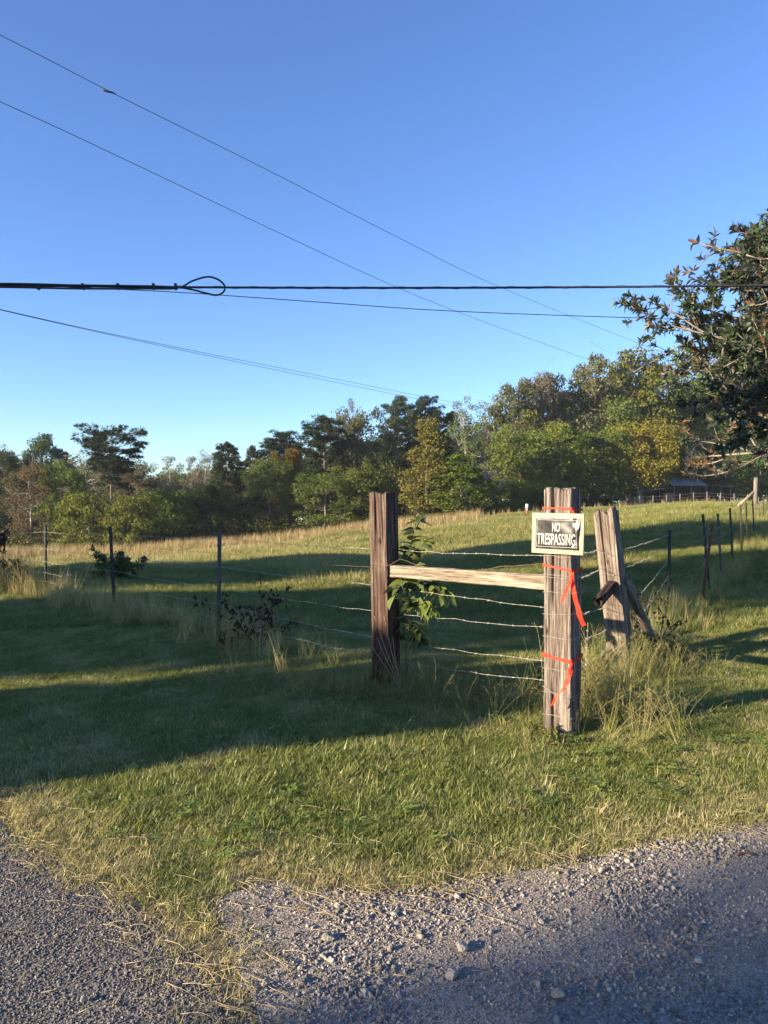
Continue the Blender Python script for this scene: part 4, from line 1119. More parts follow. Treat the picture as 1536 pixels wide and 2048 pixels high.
TR = [
 (90, 868, 96, 108, 'dense', 0, 'blue', 'dark blue green rounded tree towering at the far left'),
 (20, 905, 90, 100, 'dense', 1, 'dark', 'dark tree at the left picture edge under the tall one'),
 (6, 880, 40, 112, 'sparse', 0, 'grey', 'wispy tree top at the extreme left edge'),
 (62, 922, 82, 80, 'thin', 0, 'brown', 'brown leaved thin tree left of the flat topped pine'),
 (128, 925, 88, 82, 'oak', 0, 'olive', 'olive tree with a yellowish top left of the flat topped pine'),
 (222, 872, 128, 71, 'flatpine', 0, 'blue', 'tall flat topped pine with a long bare trunk'),
 (180, 903, 96, 94, 'thin', 1, 'greyer', 'greyish branchy tree just behind the flat topped pine'),
 (175, 985, 110, 69, 'low', 0, (.12, .118, .036), 'low yellow olive tree left of the pine trunk'),
 (262, 990, 90, 68, 'low', 1, 'olive', 'low olive tree right of the flat topped pine trunk'),
 (275, 938, 100, 92, 'oak', 1, 'grey', 'grey green tree right behind the flat topped pine'),
 (338, 913, 62, 96, 'sparse', 1, 'pale', 'pale feathery tree rising above the low olive ones'),
 (335, 975, 110, 76, 'low', 2, 'olive', 'low rounded olive tree under the pale feathery one'),
 (408, 892, 48, 95, 'sparse', 0, 'greyer', 'pale grey nearly leafless tree left of the dark slim pine'),
 (382, 915, 44, 97, 'sparse', 1, 'greyer', 'shorter grey thin tree beside the pale grey one'),
 (420, 968, 90, 78, 'low', 0, 'dark', 'dark low tree left of the slim pine trunk'),
 (455, 889, 58, 84, 'pine', 0, 'blue', 'slim dark pine with a forked bare trunk'),
 (505, 897, 34, 92, 'pine', 1, 'blue', 'smallest pine showing in the gap right of the slim one'),
 (560, 868, 92, 95, 'pine', 2, 'blue', 'broad pine behind the orange tinged tree'),
 (563, 900, 70, 86, 'oak', 2, (.15, .11, .03), 'tree with orange tinged top in front of the broad pine'),
 (586, 893, 28, 87, 'low', 1, 'orange', 'small bright orange tree crown by the broad pine'),
 (540, 915, 100, 80, 'oak', 3, 'mid', 'bushy green tree in the middle with a sunlit left side'),
 (490, 985, 90, 82, 'low', 3, 'dark', 'dark low tree in the gap beside the bushy green one'),
 (646, 837, 86, 82, 'pine', 0, 'blue', 'big ragged pine left of the reddish timber post'),
 (650, 935, 110, 76, 'oak', 0, 'olive', 'layered olive tree standing under the big ragged pine'),
 (722, 804, 104, 87, 'oak', 4, 'grey', 'tall grey green tree above the reddish timber post'),
 (700, 800, 40, 93, 'sparse', 2, 'greyer', 'wispy grey top left of the tall grey green tree'),
 (735, 925, 100, 77, 'low', 2, 'mid', 'shaded tree directly behind the reddish timber post'),
 (800, 800, 62, 92, 'pine', 1, 'blue', 'round headed pine, left one of a pair in the middle'),
 (853, 802, 72, 93, 'pine', 2, 'blue', 'round headed pine, right one of a pair in the middle'),
 (780, 900, 70, 84, 'oak', 1, 'dark', 'dark tree between the reddish post and the tall yellow green one'),
 (855, 836, 98, 72, 'column', 0, 'lime', 'tall yellow green tree tapering to a point in the middle'),
 (922, 905, 112, 70, 'column', 1, 'lime', 'shorter yellow green conical tree beside the tall one'),
 (905, 828, 66, 96, 'pine', 0, 'dark', 'dark pine top peeping behind the yellow green trees'),
 (932, 797, 66, 90, 'sparse', 2, 'pale', 'tall pale sparse tree with a white trunk'),
 (992, 782, 70, 92, 'sparse', 0, 'pale', 'pale sparse tree against the left of the big oaks'),
 (965, 852, 84, 75, 'bare', 0, 'grey', 'bare grey forked tree with no leaves'),
 (1025, 768, 110, 92, 'oak', 2, 'grey', 'grey green oak at the left shoulder of the big wood'),
 (1080, 743, 120, 96, 'oak', 3, 'greyer', 'greyish oak top second from the left shoulder of the wood'),
 (1138, 740, 120, 98, 'oak', 4, 'grey', 'oak top in the middle of the big wood'),
 (1040, 850, 130, 82, 'oak', 0, 'olive', 'olive oak low at the left of the big wood'),
 (1110, 845, 130, 84, 'oak', 1, 'olive', 'olive oak with pale limbs above the sign post'),
 (1195, 718, 135, 98, 'oak', 2, 'grey', 'high oak under the end of the second power line'),
 (1262, 700, 165, 100, 'oak', 3, 'olive', 'highest oak under the end of the top power line'),
 (1190, 850, 130, 88, 'oak', 4, 'olive', 'olive tree right above the corral boards'),
 (1345, 698, 165, 104, 'oak', 0, 'olive', 'high oak behind the left part of the magnolia'),
 (1283, 848, 150, 89, 'maple', 0, 'yellow', 'bright yellow green maple left of the barn'),
 (1352, 868, 120, 103, 'maple', 1, 'yellow', 'yellow maple overhanging the barn roof'),
 (1250, 800, 130, 95, 'oak', 1, 'olive', 'olive oak above the yellow maple'),
 (1425, 760, 160, 108, 'oak', 2, 'mid', 'green oak behind the middle of the magnolia'),
 (1500, 740, 160, 108, 'oak', 3, 'mid', 'green oak behind the right part of the magnolia'),
 (1560, 760, 160, 106, 'oak', 4, 'dark', 'dark oak at the right picture edge behind the fence'),
 (1452, 880, 120, 104, 'maple', 0, 'mid', 'spreading green tree with a pale trunk right of the barn'),
 (1520, 890, 110, 98, 'low', 1, 'mid', 'low green tree at the far right behind the fence corner'),
 (1000, 960, 90, 76, 'low', 3, 'lime', 'low yellow green tree just left of the sign'),
 (1060, 945, 100, 80, 'low', 0, 'olive', 'low olive tree just above the sign'),
]
for a in TR: tree(*a)
# filling trees further back, each one like its neighbours
r = np.random.default_rng(5)
for k in range(54):
    px = -360 + 2060 * (k + r.uniform(.1, .9)) / 54; d = r.uniform(112, 140)
    top = np.interp(px, [-60, 200, 420, 560, 700, 900, 1000, 1200, 1300, 1600], [905, 915, 925, 890, 862, 860, 835, 760, 745, 790]) + r.uniform(0, 40)
    tree(px, top, 120, d, 'dense', k % 2, ('dark', 'mid', 'blue')[k % 3], 'dark tree far back in the wood behind the front row', 'trees deep in the wood')

# undergrowth along the wood's edge
def undergrowth():
    r = np.random.default_rng(9); mb = MB()
    for k in range(600):
        px = r.uniform(-320, 1640)
        back = 1225 < px
        d = np.interp(px, [0, 300, 640, 900, 1050, 1600], [74, 71, 76, 73, 80, 100]) + r.uniform(-1, 9) + 14 * back
        x = (px - 768) / FPX * d; z = float(H(x, d)); hh = r.uniform(.8, 2.6) * (1.0 if px < 1150 else 1.5 if back else .55)
        n = 90; q = r.normal(0, 1, (n, 3)); q /= np.linalg.norm(q, axis=1)[:, None]; q *= (r.uniform(.1, 1, n) ** .5)[:, None]
        C = np.array((x, d, z + hh * .5)) + q * np.array((1.2, 1.0, hh * .62)); C[:, 2] = np.maximum(C[:, 2], z)
        V, F, A = leaf_quads(C, q * .5 + (0, 0, .4) + r.normal(0, .5, (n, 3)), .26, .7, r, np.clip(r.normal(.45, .15, n) + r.normal(0, .1), 0, 1)); mb.add(V, F, A)
    o = mb.build('undergrowth', M['leaf']); o.color = (.06, .066, .022, 1)
    tag(o, 'tangled green undergrowth along the foot of the wood', kind='stuff')
undergrowth()
def sedge():
    meshes = [blades_mesh('sedge_tuft', 16, .5, 1.15, .022, .16, .14, 400 + k, .35, 3) for k in range(5)]
    coll = proto_collection('sedge_tuft', meshes, M['sedge'])
    r = np.random.default_rng(11); n = 5200
    px = r.uniform(-40, 1560, n); d = np.interp(px, [0, 300, 640, 900, 1050, 1300, 1600], [69, 66, 71, 67, 74, 88, 92]) - np.abs(r.normal(0, 4.5, n))
    x = (px - 768) / FPX * d; keep = r.uniform(0, 1, n) < np.where(px < 960, .8, .18)
    x, d, px = x[keep], d[keep], px[keep]; n = len(x)
    scatter('broom_sedge', 'tall tan broom sedge along the far edge of the field', coll, 5, np.stack([x, d, H(x, d)], 1), r.uniform(.5, 1.15, n) * np.where(px < 960, 1, .7), r.uniform(.2, 1.1, n), .08, seed=12)
sedge()

# the trees to the left of the road that throw the long shadows
NX, NY = LY, -LX
def shade(v, u, rv, zc, rz, kind, i, label, tint='mid'):
    x = u * LX + v * NX; y = u * LY + v * NY
    root = tree_at(x, y, zc + rz, rv * 2.0, kind, i, tint, label, 'shade trees left of the road')
    return root
KINDS['shade', 0] = broadleaf(901, 14, 7, .10, 150, 260, .34, clump=.14); KINDS['shade', 1] = broadleaf(902, 14, 7, .10, 150, 260, .34, clump=.14)
KINDS['flatbush', 0] = broadleaf(903, 4, 2.6, .65, 60, 150, .18, clump=.15)
DIM['shade'] = (14, 7); DIM['flatbush'] = (4, 2.6); NAME['shade'] = 'shade_tree'; NAME['flatbush'] = 'shade_tree'
shade(-5.32, -7.7, .98, 3.05, .36, 'flatbush', 0, 'small flat topped shade tree left of the road')
shade(-6.15, -9.8, .62, 2.6, .55, 'flatbush', 0, 'smallest shade tree left of the road')
shade(-9.6, -18, 2.75, 7, 6.2, 'shade', 0, 'broad shade tree left of the road, nearest the small ones')
shade(-10.3, -24, 2.45, 8, 6.0, 'shade', 1, 'broad shade tree behind the nearest one')
shade(-17.2, -19, 2.65, 8, 7, 'shade', 1, 'tall shade tree at the end of the row')
shade(-20.0, -24, 2.5, 8.5, 7, 'shade', 0, 'tallest shade tree at the very end of the row')
shade(1.3, -30, 2.9, 8, 6, 'shade', 0, 'shade tree behind the camera beside the drive')
shade(4.5, -26, 3.0, 8, 6, 'shade', 1, 'second shade tree behind the camera beside the drive')

# ------------------------------------------------------------------ magnolia
def leaf_shape(L, W, fold=.25, droop=.15):
    t = np.array((0, .2, .5, .8, 1.0)); w = np.array((.12, .75, 1, .62, .05)) * W / 2
    c = np.stack([t * L, np.zeros(5), -droop * L * t ** 2], 1)
    a = c + np.stack([np.zeros(5), w, fold * w], 1); b = c + np.stack([np.zeros(5), -w, fold * w], 1)
    V = np.vstack([c, a, b]); k = np.arange(4)
    F = np.vstack([np.stack([k, k + 1, k + 6, k + 5], 1), np.stack([k + 1, k, k + 10, k + 11], 1)])
    return V, F
def frame(d, up=(0, 0, 1), roll=0):
    d = np.asarray(d, float); d /= np.linalg.norm(d); s = np.cross(up, d); n = np.linalg.norm(s)
    s = s / n if n > 1e-3 else np.array((1., 0, 0)); u = np.cross(d, s)
    c, sn = math.cos(roll), math.sin(roll)
    return np.stack([d, s * c + u * sn, u * c - s * sn], 1)
def magnolia():
    r = np.random.default_rng(21); bx, by = 11.75, 16.5; z0 = float(H(bx, by))
    root = empty('magnolia_tree', (bx, by, z0), 0, 'large magnolia with glossy leaves and rusty undersides at right', 'tree')
    tr = MB(); tips = []
    V, F = tube_vf(curve_pts([(0, 0, -.3), (.05, 0, 2), (-.1, .1, 4.0), (0, 0, 6.0)], 12), np.linspace(.2, .04, 12), 10); tr.add(V, F)
    def limb(a, d, L, rad, lev):
        n = 6; P = [np.array(a, float)]; dd = np.array(d, float)
        for i in range(n - 1):
            dd = dd + r.normal(0, .12, 3) + np.array((0, 0, .05 if lev else .045)); dd /= np.linalg.norm(dd); P.append(P[-1] + dd * L / (n - 1))
        pe = P[-1]
        if pe[2] > 8.5 - .06 * (pe[0] ** 2 + pe[1] ** 2) or pe[2] < 2.0 or (lev and pe[0] ** 2 + pe[1] ** 2 > 44): return
        V, F = tube_vf(P, np.linspace(rad, rad * .5, n), 7 if lev == 0 else 5, False); tr.add(V, F)
        if lev == 2:
            tips.append((P[-1], dd)); tips.append((P[3], dd)); return
        if lev == 1: tips.append((P[3], dd))
        m = (10, 5)[lev]
        for k in range(m):
            i = r.integers(2 if lev == 0 else 1, n); q = P[i] + (P[i] - P[i - 1]) * r.uniform(-.6, 0)
            nd = dd * .7 + r.normal(0, .62, 3); nd[2] += .05; nd /= np.linalg.norm(nd)
            limb(q, nd, L * r.uniform(.32, .55), rad * .5, lev + 1)
        limb(P[-1], dd, L * .3, rad * .5, 2 if lev else 1)
        tips.append((P[-1], dd)); tips.append((P[-2], dd))
    for k in range(56):
        z = 2.5 + 3.4 * (k / 55.) ** 1.1; g = (z - 2.5) / 3.4
        az = k * 2.39996 + r.uniform(-.3, .3); L = (5.7 * math.sin(math.pi * (.38 + .50 * g)) ** .8) * r.uniform(.82, 1.05) * (.86 + .08 * (1 - g))
        el = -.02 + .42 * g
        limb((0, 0, z), (math.cos(az) * math.cos(el), math.sin(az) * math.cos(el), math.sin(el)), L, .055 - .03 * g, 0)
    tr.build('trunk', M['magnolia_bark'], root, True)
    V0, F0 = leaf_shape(.17, .062, .25, .35)
    L = []
    for (p, d) in tips:
        n = r.integers(10, 17); a0 = r.uniform(0, 6.28); Rr = frame(d)
        for k in range(n):
            a = a0 + k * 2.4; el = r.uniform(.15, 1.15) if k < n - 3 else r.uniform(1.1, 1.45)
            ld = Rr @ np.array((math.sin(el), math.cos(el) * math.cos(a), math.cos(el) * math.sin(a)))
            q = p - np.asarray(d) * r.uniform(0, .16)
            L.append((q, ld, r.uniform(.75, 1.2), r.normal(0, .45), d))
    C = np.array([l[0] for l in L]) + (bx, by, z0)
    score = np.where((np.abs(C[:, 0]) < .519 * C[:, 1]), np.linalg.norm(C - (0, 0, EYE), axis=1), 1e6)
    order = np.argsort(score); near = set(order[:300].tolist())
    vmesh = []
    for k in range(4): vmesh.append(MB().add(V0, F0, .2 + .2 * k).mesh('leaf', True))
    mass = MB()
    for i, (q, ld, s, ro, dv) in enumerate(L):
        R_ = frame(ld, dv, ro)
        if i in near:
            o = obj('leaf', vmesh[i % 4], M['magnolia_leaf'], root)
            m4 = Matrix.Identity(4)
            for a in range(3):
                for b in range(3): m4[a][b] = R_[a][b] * s
                m4[a][3] = q[a]
            o.matrix_local = m4
        else: mass.add((V0 * s) @ R_.T + q, F0, r.uniform(.1, .9))
    m = mass.build('leaves', M['magnolia_leaf'], root, True); m['kind'] = 'stuff'
magnolia()

# ------------------------------------------------------------------ leafy sapling by the reddish post
def plant_leaf_shape(L, W):
    t = np.array((0, .12, .4, .7, 1.0)); w = np.array((.08, .7, 1, .6, .03)) * W / 2
    c = np.stack([t * L, np.zeros(5), -.22 * L * t ** 2], 1)
    a = c + np.stack([np.zeros(5), w, .3 * w], 1); b = c + np.stack([np.zeros(5), -w, .3 * w], 1)
    V = np.vstack([c, a, b]); k = np.arange(4)
    return V, np.vstack([np.stack([k, k + 1, k + 6, k + 5], 1), np.stack([k + 1, k, k + 10, k + 11], 1)])
def sapling():
    r = np.random.default_rng(33); b = np.array((.20, 6.42, 0.0))
    root = empty('sapling', b, 0, 'leafy green sapling growing behind the reddish timber post', 'plant')
    st = MB(); spots = []
    def stem(pts, n, r0=.006):
        P = curve_pts(pts, 12); V, F = tube_vf(P, np.linspace(r0, r0 * .4, 12), 5); st.add(V - b, F)
        for k in range(n):
            u = r.uniform(.25, 1.0); i = u * 11; j = int(min(i, 10)); p = P[j] + (P[j + 1] - P[j]) * (i - j); spots.append((p, P[j + 1] - P[j]))
    g = np.array((.20, 6.42, 0))
    stem([g, PX(812, 1260, 6.38), PX(818, 1150, 6.36), PX(822, 1090, 6.35), PX(832, 1045, 6.3)], 84, .009)
    stem([PX(815, 1180, 6.37), PX(845, 1165, 6.2), PX(880, 1175, 6.1), PX(890, 1190, 6.05)], 56)
    stem([PX(813, 1220, 6.37), PX(830, 1205, 6.15), PX(858, 1212, 6.0), PX(866, 1225, 5.95)], 64)
    stem([PX(812, 1250, 6.38), PX(825, 1250, 6.2), PX(838, 1270, 6.1), PX(845, 1285, 6.1)], 56)
    stem([PX(818, 1160, 6.36), PX(808, 1165, 6.2), PX(795, 1180, 6.05), PX(787, 1196, 6.0)], 12)
    stem([PX(820, 1110, 6.36), PX(838, 1098, 6.25), PX(850, 1085, 6.2)], 22)
    stem([PX(820, 1120, 6.36), PX(780, 1100, 6.5), PX(745, 1085, 6.5), PX(722, 1070, 6.5)], 3, .004)
    stem([PX(832, 1060, 6.3), PX(838, 1045, 6.28), PX(846, 1032, 6.25)], 8)
    st.build('stem', simple('green_stem', (.09, .10, .035), .7), root, True)
    V0, F0 = plant_leaf_shape(.135, .078)
    vm = [MB().add(V0, F0, v).mesh('leaf', True) for v in (.25, .45, .6, .8)]
    for k, (p, d) in enumerate(spots):
        az = r.uniform(0, 6.28); dd = np.array((math.cos(az), math.sin(az), r.uniform(-.7, .25))) * .8 + d / np.linalg.norm(d) * .5
        R_ = frame(dd, (0, 0, 1), r.normal(0, .5)); s = r.uniform(.65, 1.2)
        o = obj('leaf', vm[k % 4], M['sapling_leaf'], root); m4 = Matrix.Identity(4); q = p - b
        for a in range(3):
            for c in range(3): m4[a][c] = R_[a][c] * s
            m4[a][3] = q[a]
        o.matrix_local = m4
sapling()

# ------------------------------------------------------------------ dead weeds, bushes, stalks
def weed(name, base, h, spread, label, cat, seed, nst=6, leaf=.055, mat='dead_leaf', nl=14, droop=True, thick=.008):
    r = np.random.default_rng(seed); root = empty(name, base, 0, label, cat); st = MB(); lf = MB()
    V0, F0 = leaf_shape(leaf, leaf * .38, .3, .4)
    def go(a, d, L, rad, lev):
        P = [np.array(a, float)]; dd = np.array(d, float)
        for i in range(5):
            dd = dd + r.normal(0, .16, 3) + np.array((0, 0, -.08 if lev else .03)); dd /= np.linalg.norm(dd); P.append(P[-1] + dd * L / 5)
        V, F = tube_vf(P, np.linspace(rad, rad * .4, 6), 5, False); st.add(V, F)
        if lev < 2:
            for k in range(4 if lev == 0 else 3):
                i = r.integers(2, 6); nd = dd + r.normal(0, .6, 3); nd /= np.linalg.norm(nd); go(P[i], nd, L * r.uniform(.35, .6), rad * .5, lev + 1)
        if lev > 0:
            for k in range(nl // 2):
                i = r.integers(1, 6); ld = np.array((r.normal(), r.normal(), -1.4 if droop else r.normal(0, .6))); R_ = frame(ld, (1, 0, .1), r.uniform(0, 6)); lf.add((V0 * r.uniform(.6, 1.3)) @ R_.T + P[i], F0, r.uniform(.1, .7))
    for k in range(nst):
        az = r.uniform(0, 6.28); go((r.normal(0, .03), r.normal(0, .03), -.02), (math.cos(az) * spread, math.sin(az) * spread, 1), h * r.uniform(.6, 1), thick, 0)
    st.build('stem', M['twig'], root, True); o = lf.build('leaves', M[mat], root); o['kind'] = 'stuff'
    return root
def gp(px, d): x = (px - 768) / FPX * d; return (x, d, float(H(x, d)))
weed('dead_shrub', gp(520, 7.7), .62, .75, 'dark dead shrub with drooping leaves beside the mottled steel post', 'shrub', 41, 7, .05, nl=9, thick=.006)
weed('dead_shrub', gp(14, 14.0), 1.05, .35, 'dark forked young tree by the fence at the left edge', 'shrub', 42, 3, .08, thick=.02)
weed('dead_shrub', gp(48, 13.6), .55, .5, 'small dark weed beside the forked young tree', 'shrub', 43, 4, .09)
M['weed_leaf'] = leaf_mat('weed_leaf', (.17, .20, .05), .3)
M['bush_leaf'] = leaf_mat('bush_leaf', (.12, .15, .06), .2)
weed('bush', gp(236, 15.8), .55, .8, 'shadowed green bush behind the tilted steel post', 'bush', 44, 20, .05, 'bush_leaf', 60, False)
weed('dry_twigs', gp(1300, 7.6), .55, .7, 'brown twiggy dry weed at the foot of the log brace', 'shrub', 45, 9, .03)
o = weed('leafy_weed', gp(1082, 4.72), .15, .9, 'small yellow green weed at the foot of the sign post', 'plant', 46, 5, .022, 'weed_leaf', 12, False)

def bunch(name, label, cx, cy, rx, ry, n, h0, h1, tint0, tint1, seed, lean=.3, heads=True, drift=(0, 0)):
    r = np.random.default_rng(seed); mb_meshes = []
    for q in range(6):
        rr = np.random.default_rng(seed * 10 + q); mb = MB()
        for k in range(5):
            L = rr.uniform(.6, 1); az = rr.uniform(0, 6.28); ln = abs(rr.normal(lean, .15)); n_ = 7; t = np.linspace(0, 1, n_)
            ang = ln + rr.uniform(.1, .8) * t ** 2
            hz = np.concatenate(([0], np.cumsum(np.sin(ang[:-1]) * L / (n_ - 1)))); vz = np.concatenate(([0], np.cumsum(np.cos(ang[:-1]) * L / (n_ - 1))))
            P = np.stack([math.cos(az) * hz, math.sin(az) * hz, vz], 1) + np.array((rr.normal(0, .03), rr.normal(0, .03), 0))
            va = rr.uniform(0, 1)
            V, F = tube_vf(P, np.linspace(.0035, .0016, n_), 3, False); mb.add(V, F, va)
            if heads:
                for j in range(rr.integers(3, 6)):
                    i = rr.integers(3, n_); d = P[i] - P[i - 1]; d = d / np.linalg.norm(d) + rr.normal(0, .55, 3); d /= np.linalg.norm(d)
                    V, F = tube_vf([P[i], P[i] + d * .06, P[i] + d * .13 + (0, 0, -.012)], [.0018, .0016, .0012], 3, False); mb.add(V, F, min(1, va + .2))
        for k in range(9):
            L = rr.uniform(.25, .6); az = rr.uniform(0, 6.28); d = np.array((math.cos(az), math.sin(az), 0)); s = np.array((-math.sin(az), math.cos(az), 0))
            a = rr.uniform(.2, .8); tip = d * L * math.sin(a + .3) + np.array((0, 0, L * math.cos(a + .3))); mid = d * L * .5 * math.sin(a) + np.array((0, 0, L * .55 * math.cos(a)))
            mb.add([s * .003, -s * .003, mid - s * .003, mid + s * .003, tip], [np.array([(0, 1, 2, 3)]), np.array([(3, 2, 4)])], rr.uniform(0, .6))
        mb_meshes.append(mb.mesh(name + '_tuft'))
    coll = proto_collection(name + '_tuft', mb_meshes, M['field'])
    x = cx + r.normal(0, rx, n); y = cy + r.normal(0, ry, n)
    scatter(name, label, coll, 6, np.stack([x, y, H(x, y)], 1), r.uniform(h0, h1, n), r.uniform(tint0, tint1, n), .18, seed=seed)
bunch('tall_grass_clump', 'tall seeding grass clump right of the sign post', 1.60, 5.4, .15, .34, 120, .30, .64, .35, 1.0, 51)
bunch('tall_grass_leaning_post', 'seeding grass round the foot of the leaning post', 2.35, 6.75, .26, .2, 55, .28, .55, .4, 1.0, 52)
bunch('rail_foot_grass', 'thin wild grass under the rail between the timber posts',   .55, 5.55, .38, .3, 60, .18, .42, .2, .9, 53)
bunch('sign_post_grass', 'unmown grass round the foot of the sign post', 1.15, 4.85, .22, .16, 45, .08, .24, .1, .9, 54)
bunch('left_post_grass', 'wild grass round the foot of the reddish post', -.15, 6.1, .4, .2, 70, .15, .42, .3, 1.0, 55)
bunch('cut_hay', 'heap of dry cut grass by the mottled steel post', -1.75, 7.75, .55, .25, 90, .15, .4, .8, 1.4, 56, lean=1.2, heads=False)
bunch('hay_by_post', 'dry cut grass lying left of the reddish post', -.45, 6.05, .3, .18, 50, .15, .35, .8, 1.4, 57, lean=1.2, heads=False)
bunch('fence_clump', 'lit dry grass clump at the left edge of the fence', -6.9, 13.3, .6, .5, 90, .5, .95, .6, 1.2, 58)

def stalks():
    r = np.random.default_rng(61); root = empty('dry_stalks', (.13, 6.12, 0), 0, 'golden dry stalks leaning on the foot of the reddish post', 'plant')
    for e in ((-.08, 6.0, .62), (-.06, 6.0, .45), (.0, 6.0, .62), (-.10, 6.0, .38), (.07, 6.0, .45)):
        V, F = tube_vf(curve_pts([(.03, .02, -.02), np.array(e) * .5 - np.array((.0, 3.0, 0)) * 0 - np.array((.065, 3.06, 0)) + np.array((.065, .0, 0)) * 0, np.array(e) - (.13, 6.12, 0)], 8), np.linspace(.005, .002, 8), 5)
        MB().add(V, F).build('stalk', M['straw'], root)
stalks()
V, F = tube_vf(curve_pts([PX(1475, 1725, 3.15) * (1, 1, 0) + (0, 0, .018), PX(1490, 1722, 3.16) * (1, 1, 0) + (0, 0, .024), PX(1512, 1726, 3.14) * (1, 1, 0) + (0, 0, .02)], 8), [.004, .005, .005, .005, .004, .004, .003, .002], 6)
tag(MB().add(V, F).build('fallen_twig', simple('twig_brown', (.12, .06, .04), .8)), 'brown twig lying on the drive at the right', 'twig')
for k, (px, s, lab) in enumerate(((138, .13, 'white rock lying in the pasture behind the left fence'), (149, .09, 'smaller pale rock beside the white one'))):
    p = gp(px, 16.8); o = obj('pale_rock', stone_mesh('pale_rock', 500 + k, 2), simple('white_rock', (.42, .42, .38), .9)); o.location = (p[0], p[1] - .3 * k, p[2] + s * .25); o.scale = (s, s * .8, s * .55); tag(o, lab, 'rock', 'pale rocks in the pasture')

# ------------------------------------------------------------------ barn, corral and the far fence
def at(px, d, dz=0): x = (px - 768) / FPX * d; return np.array((x, d, float(H(x, d)) + dz))
def barn():
    d = 97; b = at(1392, d); root = empty('barn', b, 0, 'open fronted barn with a grey metal roof under the trees', 'barn')
    zb = b[2]; u = d / FPX
    roofm = simple('grey_roof_metal', (.20, .20, .20), .8, .0, nscale=.8, var=.25); wallm = simple('barn_boards', (.04, .034, .03), .9, nscale=2)
    Z = lambda py: EYE - (py - HZ) / FPX * d - zb
    X = lambda px: (px - 1392) * u
    # sloping roof sheets, each corrugated panel a piece
    for k in range(8):
        x0 = X(1342) + (X(1413) - X(1342)) * k / 8; x1 = X(1342) + (X(1413) - X(1342)) * (k + 1) / 8 - .02
        n = 7; xs = np.linspace(x0, x1, n); zz = .02 * np.cos(np.arange(n) * 3.1416)
        lift = .006 * (k % 2)
        fr = np.stack([xs, np.full(n, -.5), Z(971.5) + zz + lift], 1); bk = np.stack([xs, np.full(n, 3.4), Z(971.5) + 1.25 + zz + lift], 1)
        kk = np.arange(n - 1); o = MB().add(np.vstack([fr, bk]), np.stack([kk, kk + 1, kk + n + 1, kk + n], 1)).build('roof_panel', roofm, root)
        sm = o.modifiers.new('t', 'SOLIDIFY'); sm.thickness = .02
    mb = MB(); V, F = box_vf((X(1437), .6, Z(972)), (X(1458) - X(1414), 3.0, .06), np.array(Matrix.Rotation(math.radians(4), 3, 'Y'))); mb.add(V, F); mb.build('lean_to_roof', roofm, root)
    mb = MB(); V, F = box_vf((X(1305), .8, Z(980)), (X(1350) - X(1262) - 2.6, 2.2, .06), np.array(Matrix.Rotation(math.radians(-8), 3, 'Y'))); mb.add(V, F); mb.build('side_roof', simple('pale_roof', (.42, .47, .5), .5, nscale=1), root)
    for px in (1346, 1380, 1410, 1440, 1458):
        zt = Z(972); V, F = box_vf((X(px), -.35, zt / 2 - .1), (.16, .16, zt + .1)); MB().add(V, F).build('post', M['wood_grey'], root)
    for k in range(5):
        zt = Z(972); V, F = box_vf((X(1343), .3 + .75 * k, zt / 2 + .1 * k), (.05, .72, zt + .2 * k)); MB().add(V, F).build('wall_board', wallm, root)  # left side boards, added to keep the low sun out of the barn
    nb = 16
    for k in range(nb):
        x0 = X(1300) + (X(1458) - X(1300)) * (k + .5) / nb; V, F = box_vf((x0, 3.5 + .02 * (k % 2), 1.1), ((X(1458) - X(1300)) / nb - .02, .05, 3.0)); MB().add(V, F).build('wall_board', wallm, root)
    V, F = box_vf((X(1337), -.2, .75), ((1349 - 1325) * u, .05, 1.35)); MB().add(V, F).build('tan_panel', simple('tan_panel', (.30, .22, .13), .8), root)['label'] = 'tan plywood panel at the front left'
barn()
def tool():
    d = 93; b = at(1278, d); root = empty('blue_panel', b, 0, 'pale blue upright panel standing left of the barn', 'panel')
    bl = simple('pale_blue', (.30, .45, .55), .6, nscale=3, var=.2)
    V, F = box_vf((0, 0, 1.0), (.52, .10, 1.8)); MB().add(V, F).build('board', bl, root)
    for z in (.55, 1.05, 1.5): V, F = box_vf((.04, -.06, z), (.40, .03, .06)); MB().add(V, F).build('batten', bl, root)
    V, F = box_vf((0, 0, .07), (.6, .3, .24)); MB().add(V, F).build('foot', simple('pale_foot', (.5, .48, .44), .8), root)
tool()
def panel_gate(px, w, h, d, mat, label, nr=5, name='slatted_crate', cat='crate', group=None, posts=2):
    b = at(px, d); root = empty(name, b, 0, label, cat, group)
    for k in range(posts):
        x = -w / 2 + w * k / (posts - 1); V, F = box_vf((x, 0, h / 2), (.12, .12, h + .1)); MB().add(V, F).build('post', mat, root)
    for k in range(nr):
        V, F = box_vf((0, -.075 - .004 * k, .25 + (h - .35) * k / (nr - 1)), (w, .04, .13)); MB().add(V, F).build('rail', mat, root)
org = simple('orange_wood', (.38, .20, .08), .8, nscale=3)
panel_gate(1252, .82, 1.35, 92, org, 'orange brown slatted crate panel left of the blue panel', 4)
panel_gate(1268, .8, .75, 92, org, 'low tan slatted panel beside the blue panel', 3)
panel_gate(1190, 3.6, 1.5, 88, M['wood_grey'], 'grey wooden corral fence right behind the sign post', 5, 'corral_fence', 'corral fence', posts=4)
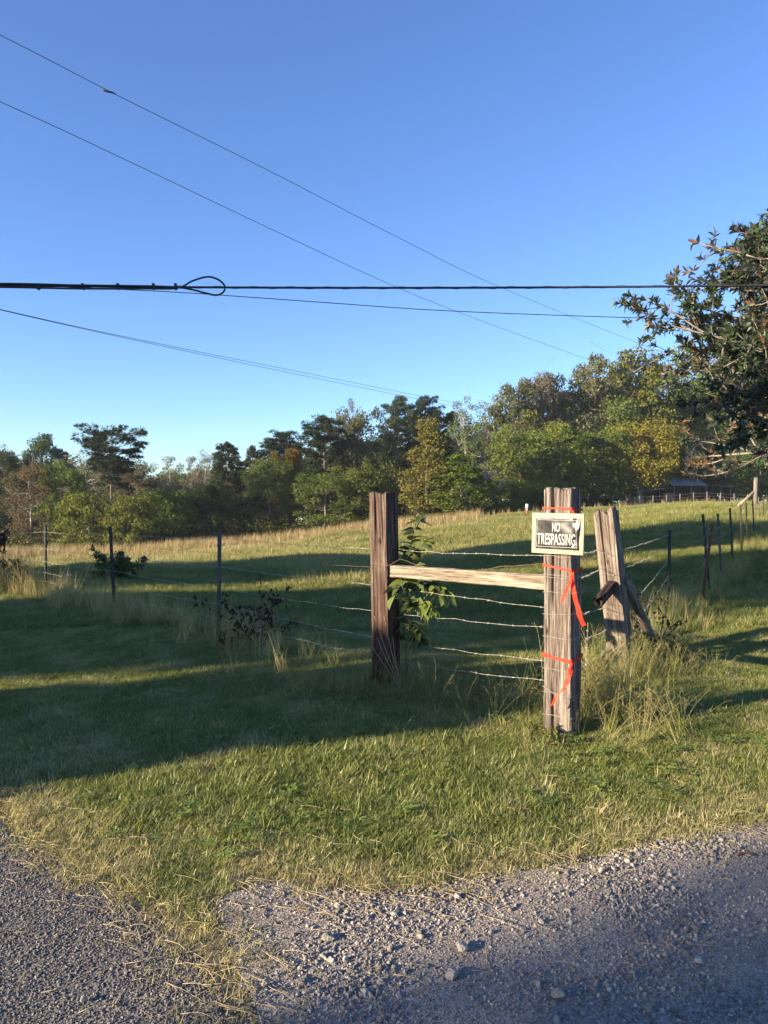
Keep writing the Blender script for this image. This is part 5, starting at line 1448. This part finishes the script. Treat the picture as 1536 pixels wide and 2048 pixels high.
def far_fence():
    ps = []
    for k, px in enumerate(range(1225, 1500, 27)):
        b = at(px, 84 - .02 * k); V, F = tube_vf([(0, 0, -.2), (0, 0, 1.25)], .05, 7); o = MB().add(V, F).build('wooden_stake', M['wood_grey']); o.location = b
        tag(o, 'thin wooden stake of the far wire fence in front of the barn', 'fence post', 'stakes of the far wire fence'); ps.append(b)
    for k, z in enumerate((1.1, .75, .4)):
        wire('far_wire', [p + np.array((0, -.06, z)) for p in ps], .006, M['wire'], ('upper', 'middle', 'lower')[k] + ' wire of the far fence in front of the barn', 'fence wire', 'wires of the far fence', .01, False)
far_fence()
def end_post():
    d = 46; b = at(1511, d); zt = EYE - (955 - HZ) / FPX * d; h = zt - b[2]
    V, F = tube_vf([(0, 0, -.3), (0, 0, h * .5), (.02, 0, h)], [.14, .13, .12], 10); o = MB().add(V, F).build('end_post', M['wood_grey'], smooth=True); o.location = b
    tag(o, 'tall round pole at the far corner of the right fence', 'fence post')
    a = at(1476, d, .1); V, F = tube_vf([(0, 0, 0), b + (0, 0, h * .55) - a], [.1, .09], 8); o = MB().add(V, F).build('brace_pole', M['wood_rail']); o.location = a
    tag(o, 'pale diagonal brace leaning on the far corner pole', 'brace')
end_post()
def marker():
    d = 60; b = at(1054, d); root = empty('marker_post', b, 0, 'small field marker with a white cap and red bands left of the sign', 'marker')
    zt = EYE - (1008 - HZ) / FPX * d - b[2]
    V, F = tube_vf([(0, 0, -.1), (0, 0, zt - .12)], .06, 8); MB().add(V, F).build('stake', simple('marker_red', (.45, .12, .07), .6), root)
    V, F = tube_vf([(0, 0, zt - .32), (0, 0, zt)], [.13, .12], 10); MB().add(V, F).build('cap', simple('marker_white', (.75, .73, .68), .6), root)
    V, F = tube_vf([(0, 0, zt * .45), (0, 0, zt * .55)], .068, 8); MB().add(V, F).build('stripe', simple('marker_white2', (.7, .68, .62), .6), root)
marker()

# ------------------------------------------------------------------ the evening haze
def haze():
    m, nt, out = new_mat('haze')
    pv = N(nt, 'ShaderNodeVolumePrincipled'); pv.inputs['Color'].default_value = (.80, .88, 1, 1)
    pv.inputs['Density'].default_value = HAZE; pv.inputs['Anisotropy'].default_value = .0
    nt.links.new(pv.outputs[0], out.inputs['Volume'])
    V, F = box_vf((0, 5, 11), (500, 540, 32)); o = MB().add(V, F).build('haze', m)
    tag(o, 'thin evening haze over the field and the wood', kind='stuff')
haze()
